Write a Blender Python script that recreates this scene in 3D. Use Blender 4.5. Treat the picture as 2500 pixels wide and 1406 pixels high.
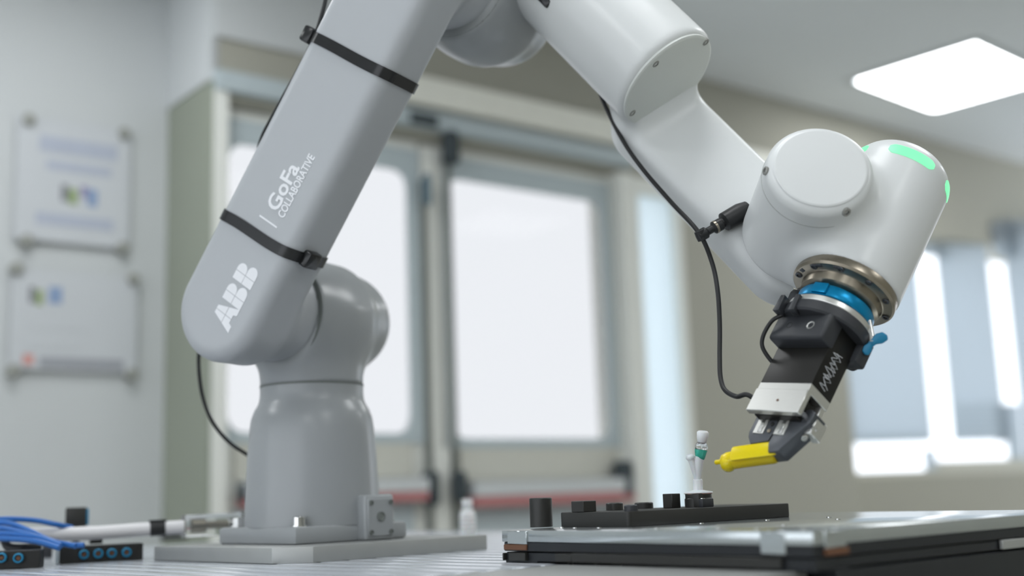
import bpy, bmesh, math, random
import numpy as np
from mathutils import Vector, Matrix
random.seed(7)
sc = bpy.context.scene
for o in list(bpy.data.objects): bpy.data.objects.remove(o)
COL = sc.collection

# ------------------------------------------------------------------ camera
F = 2900.0; PITCH = math.atan(502 / F); ROLL = 0.035
CAMZ = 1.0
CAM = np.array([0, 0, CAMZ])
FW = np.array([0, math.cos(PITCH), math.sin(PITCH)])
U0 = np.array([0, -math.sin(PITCH), math.cos(PITCH)]); R0 = np.array([1.0, 0, 0])
RT = math.cos(ROLL) * R0 - math.sin(ROLL) * U0
UP = math.sin(ROLL) * R0 + math.cos(ROLL) * U0
cd = bpy.data.cameras.new('camera'); cam = bpy.data.objects.new('camera', cd); COL.objects.link(cam)
m = Matrix.Identity(4)
for i in range(3):
    m[i][0] = RT[i]; m[i][1] = UP[i]; m[i][2] = -FW[i]; m[i][3] = CAM[i]
cam.matrix_world = m
cd.sensor_width = 36; cd.lens = F / 2500 * 36; cd.clip_start = .05
cd.dof.use_dof = True; cd.dof.focus_distance = 1.28; cd.dof.aperture_fstop = 2.0
sc.camera = cam

# ------------------------------------------------------------------ world, light, exposure
wd = bpy.data.worlds.new('overcast_sky'); sc.world = wd; wd.use_nodes = True
bg = wd.node_tree.nodes['Background']
bg.inputs[0].default_value = (0.90, 0.94, 1.0, 1); bg.inputs[1].default_value = 1.95
sc.view_settings.view_transform = 'Standard'; sc.view_settings.look = 'None'
sc.view_settings.exposure = 0.15; sc.view_settings.gamma = 1.0; sc.view_settings.use_curve_mapping = False
try:
    sc.cycles.use_denoising = True; sc.cycles.caustics_reflective = False; sc.cycles.caustics_refractive = False
    sc.cycles.sample_clamp_indirect = 4.0
    sc.cycles.max_bounces = 6; sc.cycles.diffuse_bounces = 3; sc.cycles.glossy_bounces = 3; sc.cycles.transmission_bounces = 5; sc.cycles.transparent_max_bounces = 6
    sc.cycles.use_adaptive_sampling = True; sc.cycles.adaptive_threshold = 0.06; sc.cycles.adaptive_min_samples = 16
except Exception: pass

# ------------------------------------------------------------------ maths helpers
def V3(*a): return np.array(a, float)
def nrm(v): v = np.asarray(v, float); return v / np.linalg.norm(v)
def ray(x, y): return FW + RT * (x - 1250) / F + UP * (703 - y) / F
def proj(P):
    P = np.asarray(P, float) - CAM; d = P @ FW
    return 1250 + F * (P @ RT) / d, 703 - F * (P @ UP) / d
def onZ(x, y, z):
    r = ray(x, y); return CAM + r * ((z - CAMZ) / r[2])
def onY(x, y, Y):
    r = ray(x, y); return CAM + r * (Y / r[1])
def onP(x, y, p0, n):
    r = ray(x, y); return CAM + r * (((p0 - CAM) @ n) / (r @ n))
def lin(c):
    c = c / 255.0
    return c / 12.92 if c <= .04045 else ((c + .055) / 1.055) ** 2.4
def rgb(r, g, b): return (lin(r), lin(g), lin(b))

# ------------------------------------------------------------------ materials
MATS = {}
def mat(name, col, rough=.5, metal=0., var=.05, scale=30., bump=0., bscale=200., coat=0., emit=None, estr=0., trans=0., ior=1.45, alpha=1., spec=.5, aniso=None):
    if name in MATS: return MATS[name]
    mt = bpy.data.materials.new(name); mt.use_nodes = True
    nt = mt.node_tree; b = nt.nodes['Principled BSDF']
    tc = nt.nodes.new('ShaderNodeTexCoord')
    nz = nt.nodes.new('ShaderNodeTexNoise'); nz.inputs['Scale'].default_value = scale; nz.inputs['Detail'].default_value = 1
    if aniso:
        mp = nt.nodes.new('ShaderNodeMapping'); mp.inputs['Scale'].default_value = aniso
        nt.links.new(tc.outputs['Object'], mp.inputs[0]); nt.links.new(mp.outputs[0], nz.inputs['Vector'])
    else:
        nt.links.new(tc.outputs['Object'], nz.inputs['Vector'])
    rp = nt.nodes.new('ShaderNodeMix'); rp.data_type = 'RGBA'
    rp.inputs[6].default_value = (*[c * (1 - var) for c in col], 1); rp.inputs[7].default_value = (*[min(1, c * (1 + var)) for c in col], 1)
    nt.links.new(nz.outputs['Fac'], rp.inputs[0]); nt.links.new(rp.outputs[2], b.inputs['Base Color'])
    b.inputs['Roughness'].default_value = rough; b.inputs['Metallic'].default_value = metal
    b.inputs['Specular IOR Level'].default_value = spec; b.inputs['IOR'].default_value = ior
    if coat: b.inputs['Coat Weight'].default_value = coat; b.inputs['Coat Roughness'].default_value = .12
    if trans: b.inputs['Transmission Weight'].default_value = trans
    if emit: b.inputs['Emission Color'].default_value = (*emit, 1); b.inputs['Emission Strength'].default_value = estr
    if bump > .15:
        n2 = nt.nodes.new('ShaderNodeTexNoise'); n2.inputs['Scale'].default_value = bscale
        bp = nt.nodes.new('ShaderNodeBump'); bp.inputs['Strength'].default_value = bump; bp.inputs['Distance'].default_value = .001
        nt.links.new(tc.outputs['Object'], n2.inputs['Vector']); nt.links.new(n2.outputs['Fac'], bp.inputs['Height']); nt.links.new(bp.outputs[0], b.inputs['Normal'])
    MATS[name] = mt; return mt
def glass_mat(name, tint, gloss=.08):
    mt = bpy.data.materials.new(name); mt.use_nodes = True; nt = mt.node_tree; nt.nodes.clear()
    out = nt.nodes.new('ShaderNodeOutputMaterial'); mx = nt.nodes.new('ShaderNodeMixShader')
    t = nt.nodes.new('ShaderNodeBsdfTransparent'); g = nt.nodes.new('ShaderNodeBsdfGlossy')
    t.inputs[0].default_value = (*tint, 1); g.inputs['Roughness'].default_value = .02
    fr = nt.nodes.new('ShaderNodeFresnel'); fr.inputs[0].default_value = 1.1
    nt.links.new(fr.outputs[0], mx.inputs[0]); nt.links.new(t.outputs[0], mx.inputs[1]); nt.links.new(g.outputs[0], mx.inputs[2]); nt.links.new(mx.outputs[0], out.inputs[0])
    MATS[name] = mt; return mt
def frosted_mat(name, col):
    mt = bpy.data.materials.new(name); mt.use_nodes = True; nt = mt.node_tree; nt.nodes.clear()
    out = nt.nodes.new('ShaderNodeOutputMaterial'); mx = nt.nodes.new('ShaderNodeMixShader'); mx.inputs[0].default_value = .7
    t = nt.nodes.new('ShaderNodeBsdfTranslucent'); d = nt.nodes.new('ShaderNodeBsdfDiffuse')
    t.inputs[0].default_value = (*col, 1); d.inputs[0].default_value = (*col, 1)
    nt.links.new(d.outputs[0], mx.inputs[1]); nt.links.new(t.outputs[0], mx.inputs[2]); nt.links.new(mx.outputs[0], out.inputs[0])
    MATS[name] = mt; return mt

M_white = mat('white_paint', rgb(217, 220, 220), .38, var=.012, bump=.03, bscale=900, coat=.15)
M_grey = mat('grey_paint', rgb(184, 188, 192), .42, var=.012, bump=.03, bscale=900, coat=.1)
M_base = mat('grey_paint_shaded', rgb(163, 167, 169), .3, var=.015, bump=.03, bscale=900, coat=.1)  # same paint as the arm, darkened for shade on base, shoulder and elbow
M_cap = mat('cap_grey', rgb(214, 218, 214), .45, var=.01)
M_seam = mat('seam_grey_rubber', rgb(120, 125, 122), .7)  # mid grey of joint seams, box screws and port
M_seam2 = mat('pale_seam', rgb(176, 180, 178), .7)
M_hinge = mat('blue_grey_hinge', rgb(92, 116, 128), .5)
M_trimw = mat('lit_cream_rail', rgb(240, 240, 230), .6)  # cream rail, whitened for the lamp light falling on it
M_screw = mat('grey_screw', rgb(150, 150, 146), .4, metal=.4)
M_print = mat('white_print', rgb(244, 246, 250), .5, var=.01)
M_black = mat('black_rubber', rgb(30, 31, 32), .45, bump=.05)
M_strap = mat('black_strap', rgb(34, 35, 36), .22, var=.1)
M_anod = mat('black_anodised', rgb(28, 27, 25), .42, metal=.25, var=.08, aniso=(4, 4, 60))
M_dark = mat('dark_grey_steel', rgb(86, 89, 94), .42, metal=.5, var=.05)
M_plast = mat('charcoal_plastic', rgb(52, 54, 58), .45, var=.06)
M_bronze = mat('bronze_steel', rgb(150, 142, 128), .3, metal=.95, var=.06, scale=10)
M_blue = mat('blue_anodised', rgb(0, 138, 190), .3, metal=.55, var=.08)
M_bluepl = mat('blue_plastic', rgb(30, 125, 165), .4)
M_silver = mat('brushed_aluminium', rgb(214, 214, 210), .33, metal=.85, var=.05, aniso=(3, 3, 80))
M_steel = mat('polished_steel', rgb(220, 220, 218), .2, metal=1.0)
M_yellow = mat('yellow_plastic', rgb(246, 216, 0), .25, var=.04, trans=.1)
M_yellow.node_tree.nodes['Principled BSDF'].inputs['Subsurface Weight'].default_value = .15
M_green = mat('green_light', rgb(70, 150, 110), .4, emit=(.24, 1.0, .46), estr=.85)
M_green.cycles.emission_sampling = 'NONE'
M_alu = mat('table_aluminium', rgb(224, 229, 236), .22, metal=.55, var=.06, aniso=(60, 4, 4))
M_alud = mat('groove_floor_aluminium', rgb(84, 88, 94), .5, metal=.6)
M_plate = mat('matte_aluminium_plate', rgb(178, 180, 178), .42, metal=.5, var=.05)
M_tplate = mat('satin_steel_plate', rgb(190, 196, 197), .16, metal=.8, var=.05)
M_bfix = mat('black_pom', rgb(48, 48, 46), .42, var=.1)
M_bfix2 = mat('graphite_frame', rgb(32, 35, 39), .45, var=.1)
M_mani = mat('black_valve_plastic', rgb(27, 27, 25), .5)
M_bronzepad = mat('bronze_pad', rgb(112, 76, 54), .5)
M_whiteplastic = mat('white_plastic', rgb(240, 241, 242), .35, var=.01)
M_whiteplastic.node_tree.nodes['Principled BSDF'].inputs['Subsurface Weight'].default_value = .2
M_clear = mat('clear_plastic', (.93, .95, .93), .08, trans=.9, var=.01)
M_teal = mat('teal_plastic', rgb(70, 205, 180), .2, trans=.4, var=.05)
M_tube = mat('blue_tube', rgb(36, 112, 196), .3, trans=.15)
M_hose = mat('white_hose', rgb(230, 229, 230), .4, bump=.2, bscale=60)
M_wall = mat('wall_paint', rgb(205, 205, 194), .8, var=.015, scale=3, bump=.1)
M_wallw = mat('wall_paint_white', rgb(206, 210, 211), .8, var=.012, scale=3, bump=.1)
M_wallg = mat('wall_panel_green_grey', rgb(150, 156, 142), .7, var=.02, scale=3)
M_beige = mat('wall_paint_beige', rgb(170, 169, 157), .8, var=.02, scale=3, bump=.1)
M_ceil = mat('ceiling_paint', rgb(232, 237, 240), .85, var=.01, scale=2)
M_floor = mat('floor_vinyl', rgb(188, 188, 182), .5, var=.1, scale=6)
M_door = mat('door_frame_paint', rgb(232, 234, 228), .5, var=.015)
M_doorp = mat('door_panel', rgb(206, 206, 196), .55, var=.02)
M_doorb = mat('door_bluegrey_edge', rgb(186, 198, 202), .5, var=.03)
M_seal = mat('grey_seal', rgb(116, 120, 114), .7)
M_darkhw = mat('dark_hardware', rgb(52, 62, 66), .5)
M_red = mat('red_stripe', rgb(192, 128, 128), .6)
M_glass = glass_mat('sky_dimming_glass', (.66, .655, .65))  # tint put in to dim the bright sky behind the doors
M_frost = frosted_mat('frosted_blue_glass', (.62, .67, .705))
M_sheer = frosted_mat('sheer_white_glass', (.84, .90, .93))
M_bluepan = mat('pale_blue_panel', rgb(188, 202, 212), .5, var=.03, scale=4)
M_lamp = mat('lamp_diffuser', (.95, .96, 1), .5, emit=(.96, .98, 1.0), estr=8.0)
M_poster = mat('poster_acrylic', rgb(204, 208, 212), .4, var=.01)
M_ink = mat('poster_ink_blue_grey', rgb(182, 189, 204), .6)
M_inkd = mat('poster_ink_dark', rgb(160, 163, 170), .6)
M_stand = mat('poster_standoff', rgb(160, 162, 156), .6, metal=.1)

# ------------------------------------------------------------------ object helpers
def rootloc(p):
    while p is not None and p.parent is not None: p = p.parent
    return Vector((0, 0, 0)) if p is None else p.location.copy()
def tag(o, label=None, cat=None, group=None, kind=None):
    if label: o['label'] = label
    if cat: o['category'] = cat
    if group: o['group'] = group
    if kind: o['kind'] = kind
    return o
def thing(name, loc, label, cat, group=None):
    o = bpy.data.objects.new(name, None); o.empty_display_size = .02; COL.objects.link(o); o.location = Vector([float(a) for a in loc])
    return tag(o, label, cat, group)
def link_mesh(name, me, mt, parent=None, smooth=False, origin=True):
    """me holds WORLD coordinates"""
    if mt is not None and not me.materials: me.materials.append(mt)
    if smooth:
        me.shade_smooth()
    o = bpy.data.objects.new(name, me); COL.objects.link(o)
    if parent is None:
        if origin and len(me.vertices):
            co = np.empty(len(me.vertices) * 3); me.vertices.foreach_get('co', co); co = co.reshape(-1, 3)
            lo, hi = co.min(0), co.max(0); c = Vector(((lo[0] + hi[0]) / 2, (lo[1] + hi[1]) / 2, lo[2]))
            me.transform(Matrix.Translation(-c)); o.location = c
    else:
        me.transform(Matrix.Translation(-rootloc(parent))); o.parent = parent
    return o
def inst(name, me, mt, M, parent=None):
    """share local mesh me placed with world matrix M"""
    if mt is not None and not me.materials: me.materials.append(mt)
    o = bpy.data.objects.new(name, me); COL.objects.link(o)
    if parent is not None:
        o.parent = parent; M = Matrix.Translation(-rootloc(parent)) @ M
    o.matrix_basis = M
    return o
def frame(o, x, y, z):
    M = Matrix.Identity(4)
    for i in range(3):
        M[i][0] = x[i]; M[i][1] = y[i]; M[i][2] = z[i]; M[i][3] = o[i]
    return M
def basis(z):
    z = nrm(z); a = V3(0, 0, 1) if abs(z[2]) < .9 else V3(1, 0, 0)
    x = nrm(np.cross(a, z)); return x, np.cross(z, x), z
def bm_mesh(bm, name='m', auto=None):
    bmesh.ops.recalc_face_normals(bm, faces=bm.faces)
    me = bpy.data.meshes.new(name); bm.to_mesh(me); bm.free(); return me
def smooth_by_angle(me, deg=35):
    bm = bmesh.new(); bm.from_mesh(me)
    for f in bm.faces: f.smooth = True
    for e in bm.edges:
        e.smooth = not (len(e.link_faces) == 2 and e.calc_face_angle(0) > math.radians(deg))
    bm.to_mesh(me); bm.free(); return me
def box_me(sx, sy, sz, M=None, bev=0., seg=2):
    bm = bmesh.new(); bmesh.ops.create_cube(bm, size=1)
    bmesh.ops.scale(bm, vec=(sx, sy, sz), verts=bm.verts)
    if bev: bmesh.ops.bevel(bm, geom=list(bm.edges), offset=bev, segments=seg, affect='EDGES', profile=.5)
    if M is not None: bm.transform(M)
    me = bm_mesh(bm)
    if bev: smooth_by_angle(me, 40)
    return me
def box(name, c, ax, size, mt, parent=None, bev=0., seg=2):
    x, y, z = ax
    return link_mesh(name, box_me(*size, frame(c, x, y, z), bev, seg), mt, parent)
def lathe_me(prof, n=48, M=None, closed=False, sharp=30):
    """prof: list of (r,h) along local z"""
    vs = []; fs = []; k = len(prof)
    for i in range(n):
        a = 2 * math.pi * i / n
        for r, h in prof: vs.append((r * math.cos(a), r * math.sin(a), h))
    for i in range(n):
        j = (i + 1) % n
        for q in range(k - 1): fs.append((i * k + q, j * k + q, j * k + q + 1, i * k + q + 1))
        if closed: fs.append((i * k + k - 1, j * k + k - 1, j * k, i * k))
    bm = bmesh.new(); bv = [bm.verts.new(v) for v in vs]
    for f in fs:
        try: bm.faces.new([bv[q] for q in f])
        except ValueError: pass
    if not closed:
        for q in (0, k - 1):
            if prof[q][0] > 1e-6:
                try: bm.faces.new([bv[i * k + q] for i in range(n)])
                except ValueError: pass
    bmesh.ops.remove_doubles(bm, verts=bm.verts, dist=1e-6)
    if M is not None: bm.transform(M)
    me = bm_mesh(bm); smooth_by_angle(me, sharp); return me
def lathe(name, o, axis, prof, mt, parent=None, n=48, closed=False, sharp=30):
    x, y, z = basis(axis)
    return link_mesh(name, lathe_me(prof, n, frame(o, x, y, z), closed, sharp), mt, parent)
def catmull(pts, n=10):
    P = [np.asarray(p, float) for p in pts]; P = [2 * P[0] - P[1]] + P + [2 * P[-1] - P[-2]]; out = []
    for i in range(1, len(P) - 2):
        for k in range(n):
            t = k / n; a, b, c, d = P[i - 1:i + 3]
            out.append(.5 * ((2 * b) + (-a + c) * t + (2 * a - 5 * b + 4 * c - d) * t * t + (-a + 3 * b - 3 * c + d) * t ** 3))
    out.append(P[-2]); return out
def tube_me(path, r, n=12, cap=True):
    path = [np.asarray(p, float) for p in path]; k = len(path)
    rs = r if hasattr(r, '__len__') else [r] * k
    bm = bmesh.new(); prev = None; rings = []
    for i in range(k):
        t = nrm(path[min(i + 1, k - 1)] - path[max(i - 1, 0)])
        if prev is None: x, _, _ = basis(t)
        else: x = nrm(prev - t * (prev @ t))
        prev = x; y = np.cross(t, x)
        rings.append([bm.verts.new(path[i] + rs[i] * (x * math.cos(2 * math.pi * j / n) + y * math.sin(2 * math.pi * j / n))) for j in range(n)])
    for i in range(k - 1):
        for j in range(n):
            bm.faces.new((rings[i][j], rings[i][(j + 1) % n], rings[i + 1][(j + 1) % n], rings[i + 1][j]))
    if cap: bm.faces.new(rings[0][::-1]); bm.faces.new(rings[-1])
    me = bm_mesh(bm); smooth_by_angle(me, 60); return me
def tube(name, pts, r, mt, parent=None, n=12, sm=10):
    return link_mesh(name, tube_me(catmull(pts, sm) if sm else pts, r, n), mt, parent)
def prism_me(poly, th, M, bev=0.):
    """poly in local xy, extruded along local z 0..th"""
    bm = bmesh.new(); a = [bm.verts.new((p[0], p[1], 0)) for p in poly]; b = [bm.verts.new((p[0], p[1], th)) for p in poly]
    n = len(poly); bm.faces.new(a[::-1]); bm.faces.new(b)
    for i in range(n): bm.faces.new((a[i], a[(i + 1) % n], b[(i + 1) % n], b[i]))
    bmesh.ops.recalc_face_normals(bm, faces=bm.faces)
    if bev: bmesh.ops.bevel(bm, geom=list(bm.edges), offset=bev, segments=2, affect='EDGES', profile=.5)
    bm.transform(M); me = bm_mesh(bm)
    if bev: smooth_by_angle(me, 40)
    return me
def prism(name, poly, th, M, mt, parent=None, bev=0.):
    return link_mesh(name, prism_me(poly, th, M, bev), mt, parent)
def rrect(x0, x1, y0, y1, r, n=6):
    out = []
    for cx, cy, a0 in ((x1 - r, y1 - r, 0), (x0 + r, y1 - r, 90), (x0 + r, y0 + r, 180), (x1 - r, y0 + r, 270)):
        for k in range(n + 1):
            a = math.radians(a0 + 90 * k / n); out.append((cx + r * math.cos(a), cy + r * math.sin(a)))
    return out
def holed_me(x0, x1, y0, y1, hole, th, M, n=7):
    """rectangular leaf with a rounded rectangular hole (hole = x0,x1,y0,y1,r), extruded in z"""
    inner = rrect(*hole); k = len(inner); outer = []
    for i, (x, y) in enumerate(inner):
        q = i // n; cx, cy = ((x1, y1), (x0, y1), (x0, y0), (x1, y0))[q]; j = i % n
        if q == 0: p = (x1, y + (y1 - y) * (j / (n - 1))) if j < n // 2 else ((x if j > n // 2 else x1), y1)
        elif q == 1: p = ((x if j < n // 2 else x0), y1) if j <= n // 2 else (x0, y)
        elif q == 2: p = (x0, (y if j < n // 2 else y0)) if j <= n // 2 else (x, y0)
        else: p = ((x if j < n // 2 else x1), y0) if j <= n // 2 else (x1, y)
        if q == 0: p = (x1, (y if j < n // 2 else y1)) if j <= n // 2 else (x, y1)
        outer.append(p)
    bm = bmesh.new(); L = []
    for z in (0, th):
        L.append(([bm.verts.new((*p, z)) for p in inner], [bm.verts.new((*p, z)) for p in outer]))
    for i in range(k):
        j = (i + 1) % k
        for zi in (0, 1): bm.faces.new((L[zi][0][i], L[zi][0][j], L[zi][1][j], L[zi][1][i]))
        bm.faces.new((L[0][0][i], L[0][0][j], L[1][0][j], L[1][0][i])); bm.faces.new((L[0][1][i], L[0][1][j], L[1][1][j], L[1][1][i]))
    bmesh.ops.remove_doubles(bm, verts=bm.verts, dist=1e-6)
    bm.transform(M); return bm_mesh(bm)

# ------------------------------------------------------------------ signed distance bodies -> smooth cast shells
def sd_capsule(a, b, r):
    a = np.asarray(a, float); ba = np.asarray(b, float) - a; L = ba @ ba
    def f(P):
        pa = P - a; h = np.clip((pa @ ba) / L, 0, 1); return np.linalg.norm(pa - h[:, None] * ba, axis=1) - r
    return f
def sd_cyl(o, ax, h0, h1, r0, rnd, r1=None):
    ax = nrm(ax); o = np.asarray(o, float); r1 = r0 if r1 is None else r1
    def f(P):
        p = P - o; h = p @ ax; rad = np.linalg.norm(p - h[:, None] * ax, axis=1)
        rr = r0 + (r1 - r0) * np.clip((h - h0) / (h1 - h0), 0, 1)
        d0 = rad - rr + rnd; d1 = np.abs(h - (h0 + h1) / 2) - (h1 - h0) / 2 + rnd
        return np.minimum(np.maximum(d0, d1), 0) + np.hypot(np.maximum(d0, 0), np.maximum(d1, 0)) - rnd
    return f
def sd_stadium(a, b, ra, rb, ax, n0, n1, rnd):
    """capsule outline a-b (radii ra, rb) in the plane perpendicular to ax, extruded n0..n1 along ax measured from a"""
    a = np.asarray(a, float); ax = nrm(ax); ba = np.asarray(b, float) - a; ba = ba - ax * (ba @ ax); L = ba @ ba
    def f(P):
        p = P - a; h = p @ ax; q = p - h[:, None] * ax; t = np.clip((q @ ba) / L, 0, 1)
        d0 = np.linalg.norm(q - t[:, None] * ba, axis=1) - (ra + (rb - ra) * t) + rnd
        d1 = np.abs(h - (n0 + n1) / 2) - (n1 - n0) / 2 + rnd
        return np.minimum(np.maximum(d0, d1), 0) + np.hypot(np.maximum(d0, 0), np.maximum(d1, 0)) - rnd
    return f
def s_union(fs, k):
    def f(P):
        d = fs[0](P)
        for g in fs[1:]:
            e = g(P); h = np.clip(.5 + .5 * (e - d) / k, 0, 1); d = e * (1 - h) + d * h - k * h * (1 - h)
        return d
    return f
def grad(f, P, e=4e-4):
    g = np.empty_like(P)
    for i in range(3):
        d = np.zeros(3); d[i] = e; g[:, i] = (f(P + d) - f(P - d)) / (2 * e)
    return g
def settle(f, P, off=0., it=4):
    P = np.asarray(P, float).copy()
    for _ in range(it):
        d = f(P) - off; g = grad(f, P); P -= (d / np.maximum((g * g).sum(1), .05))[:, None] * g
    return P
def net(f, lo, hi, h):
    lo = np.asarray(lo, float); hi = np.asarray(hi, float); n = np.ceil((hi - lo) / h).astype(int) + 1
    ax = [lo[i] + h * np.arange(n[i]) for i in range(3)]
    Vv = np.empty(n)
    yz = np.stack(np.meshgrid(ax[1], ax[2], indexing='ij'), -1).reshape(-1, 2)
    for s in range(0, n[0], 8):
        xs = ax[0][s:s + 8]
        P = np.concatenate([np.repeat(xs, len(yz))[:, None], np.tile(yz, (len(xs), 1))], 1)
        Vv[s:s + 8] = f(P).reshape(len(xs), n[1], n[2])
    ins = Vv < 0; S = tuple(n - 1)
    cnt = np.zeros(S); acc = np.zeros(S + (3,)); cr = np.array(np.meshgrid(*[np.arange(q) for q in S], indexing='ij'))
    def sl(d): return tuple(slice(d[i], d[i] + S[i]) for i in range(3))
    corners = [(i, j, k) for i in (0, 1) for j in (0, 1) for k in (0, 1)]
    for c in corners:
        for a in range(3):
            if c[a] == 0:
                e = list(c); e[a] = 1; e = tuple(e); v0 = Vv[sl(c)]; v1 = Vv[sl(e)]; m_ = (v0 < 0) != (v1 < 0)
                t = np.where(m_, v0 / np.where(m_, v0 - v1, 1), 0); cnt += m_
                for q in range(3): acc[..., q] += m_ * (c[q] + (t if q == a else 0))
    ok = cnt > 0; idx = -np.ones(S, int); idx[ok] = np.arange(ok.sum())
    vert = (np.stack([cr[q][ok] for q in range(3)], 1) + acc[ok] / cnt[ok][:, None]) * h + lo
    quads = []
    for a in range(3):
        b, c = (a + 1) % 3, (a + 2) % 3
        d = [slice(1, S[q]) for q in range(3)]; d[a] = slice(0, S[a])
        v0 = ins[tuple(slice(d[q].start, d[q].stop) for q in range(3))]
        d1 = [slice(d[q].start, d[q].stop) for q in range(3)]; d1[a] = slice(1, S[a] + 1); v1 = ins[tuple(d1)]
        cs = np.argwhere(v0 != v1); off = np.array([d[q].start for q in range(3)]); P = cs + off; fl = v0[v0 != v1]
        def at(db, dc):
            q = P.copy(); q[:, b] -= db; q[:, c] -= dc; return idx[q[:, 0], q[:, 1], q[:, 2]]
        Q = np.stack([at(1, 1), at(0, 1), at(0, 0), at(1, 0)], 1); Q[~fl] = Q[~fl][:, ::-1]; quads.append(Q)
    Q = np.concatenate(quads); vert = settle(f, vert, 0, 3); return vert, Q
def sdf_obj(name, f, lo, hi, h, mt, parent):
    v, q = net(f, lo, hi, h); me = bpy.data.meshes.new(name)
    me.from_pydata(v.tolist(), [], q.tolist()); me.update()
    return link_mesh(name, me, mt, parent, smooth=True)
def patch(name, f, G, off, mt, parent, closed=False, th=.0008):
    """G: grid (rows, cols, 3) of points laid onto surface f at height off; a thin strip with thickness"""
    r, c = G.shape[:2]; a = settle(f, G.reshape(-1, 3), off); b = settle(f, G.reshape(-1, 3), off - th)
    vs = np.concatenate([a, b]); fs = []; N = r * c
    cc = c if closed else c - 1
    for i in range(r - 1):
        for j in range(cc):
            k = (j + 1) % c; fs.append((i * c + j, i * c + k, (i + 1) * c + k, (i + 1) * c + j)); fs.append((N + (i + 1) * c + j, N + (i + 1) * c + k, N + i * c + k, N + i * c + j))
    for j in range(cc):
        k = (j + 1) % c; fs.append((j, N + j, N + k, k)); e = (r - 1) * c; fs.append((e + k, N + e + k, N + e + j, e + j))
    if not closed:
        for i in range(r - 1):
            fs.append((i * c, (i + 1) * c, N + (i + 1) * c, N + i * c)); e = c - 1; fs.append((i * c + e, N + i * c + e, N + (i + 1) * c + e, (i + 1) * c + e))
    me = bpy.data.meshes.new(name); me.from_pydata(vs.tolist(), [], fs); me.update()
    bm = bmesh.new(); bm.from_mesh(me); bmesh.ops.recalc_face_normals(bm, faces=bm.faces); bm.to_mesh(me); bm.free(); smooth_by_angle(me, 50)
    return link_mesh(name, me, mt, parent)

X3, Y3, Z3 = V3(1, 0, 0), V3(0, 1, 0), V3(0, 0, 1)
TT = CAMZ - .069            # top of the tables
PT = CAMZ - .051            # top of the robot's mounting plate

# ================================================================== THE ROOM
WO = V3(-.22, 3.8, 0); DW = nrm(V3(.788, .616, 0)); NW = V3(DW[1], -DW[0], 0)
def W(x, y, off=0.):
    p = onP(x, y, WO + NW * off, NW); return (p - WO) @ DW, p[2]
def WS(x, y=800, off=0.): return W(x, y, off)[0]
def wbox_me(s0, s1, z0, z1, o0, o1):
    c = WO + DW * (s0 + s1) / 2 + NW * (o0 + o1) / 2 + Z3 * (z0 + z1) / 2
    return box_me(abs(s1 - s0), abs(o1 - o0), abs(z1 - z0), frame(c, DW, NW, Z3))
def wbox(name, s0, s1, z0, z1, o0, o1, mt, parent=None, kind=None):
    o = link_mesh(name, wbox_me(s0, s1, z0, z1, o0, o1), mt, parent)
    if kind: o['kind'] = kind
    return o
def struct(o, label, cat='wall'):
    return tag(o, label, cat, None, 'structure')
CEIL = CAMZ + 1.63
def slab_me(z0, z1):
    p = [WO - NW * .43 - DW * 9, WO - NW * .43 + DW * 7.5, V3(4.2, -4.5, 0), V3(-7.5, -4.5, 0)]
    return prism_me([(q[0], q[1]) for q in p], z1 - z0, Matrix.Translation((0, 0, z0)))
struct(link_mesh('floor', slab_me(-.1, 0), None), 'grey vinyl floor of the room', 'floor').data.materials.append(M_floor)
struct(link_mesh('ceiling', slab_me(CEIL, CEIL + .1), M_ceil), 'pale grey blue ceiling with square light panels', 'ceiling')
sL, sR = WS(517), WS(1555); sT = WS(2062); headZ = W(1120, 352)[1]
# wall with the double door
wm = bmesh.new()
for a in ((sL, sR, headZ, CEIL, -.2, 0), (sR + .27, sT, 0, CEIL, -.2, 0), (sR, sR + .27, W(1600, 440)[1], CEIL, -.2, 0)):
    t_ = wbox_me(*a); wm.from_mesh(t_)
struct(link_mesh('wall_back', bm_mesh(wm), M_beige), 'beige wall above and beside the double glass door')
struct(wbox('wall_bulkhead', sT, sT + 5, W(2270, 572)[1], CEIL, -.25, 0, M_beige), 'beige bulkhead above the pale blue windows')
struct(wbox('wall_upper', sL, WS(960), W(1010, 195)[1], CEIL, 0, .012, M_wallw), 'white wall field above the left door leaf')
# return wall and poster wall, set back
pr = WO + DW * sL
kk = .32
struct(link_mesh('wall_return', box_me(.02, kk, 2.22, frame(pr - NW * kk / 2 + Z3 * 1.11, DW, NW, Z3)), M_wallg), 'green grey side panel between poster wall and door')
struct(link_mesh('trim_4', box_me(.03, kk, CEIL - 2.22, frame(pr - NW * kk / 2 + Z3 * (2.22 + CEIL) / 2, DW, NW, Z3)), M_wallw), 'white wall strip above the green grey panel', 'trim')
struct(wbox('wall_left', sL - 6, sL, 0, CEIL, -kk - .1, -kk, M_wallw), 'white wall carrying the two framed notices')
# unseen side and rear walls, added to keep light off the right side
struct(link_mesh('blocker_wall_right', box_me(.1, 9.4, CEIL, Matrix.Translation((3.6, .2, CEIL / 2))), M_beige), 'added unseen beige wall blocking light from the right')
struct(link_mesh('blocker_wall_rear', box_me(4.6, .1, CEIL, Matrix.Translation((1.35, -4.45, CEIL / 2))), M_beige), 'added unseen beige wall blocking light from behind the camera')

# long white lintel rail over the door
a = W(1010, 195); b = W(1010, 262)
struct(wbox('trim_1', WS(800), sR + 1.2, b[1], a[1], 0, .05, M_trimw), 'long white rail running above the double door', 'trim')
a2 = W(1120, 300); struct(wbox('trim_2', sL, sR, a2[1] - .05, a2[1] + .01, 0, .03, M_doorb), 'blue grey head strip of the door frame', 'trim')
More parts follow.
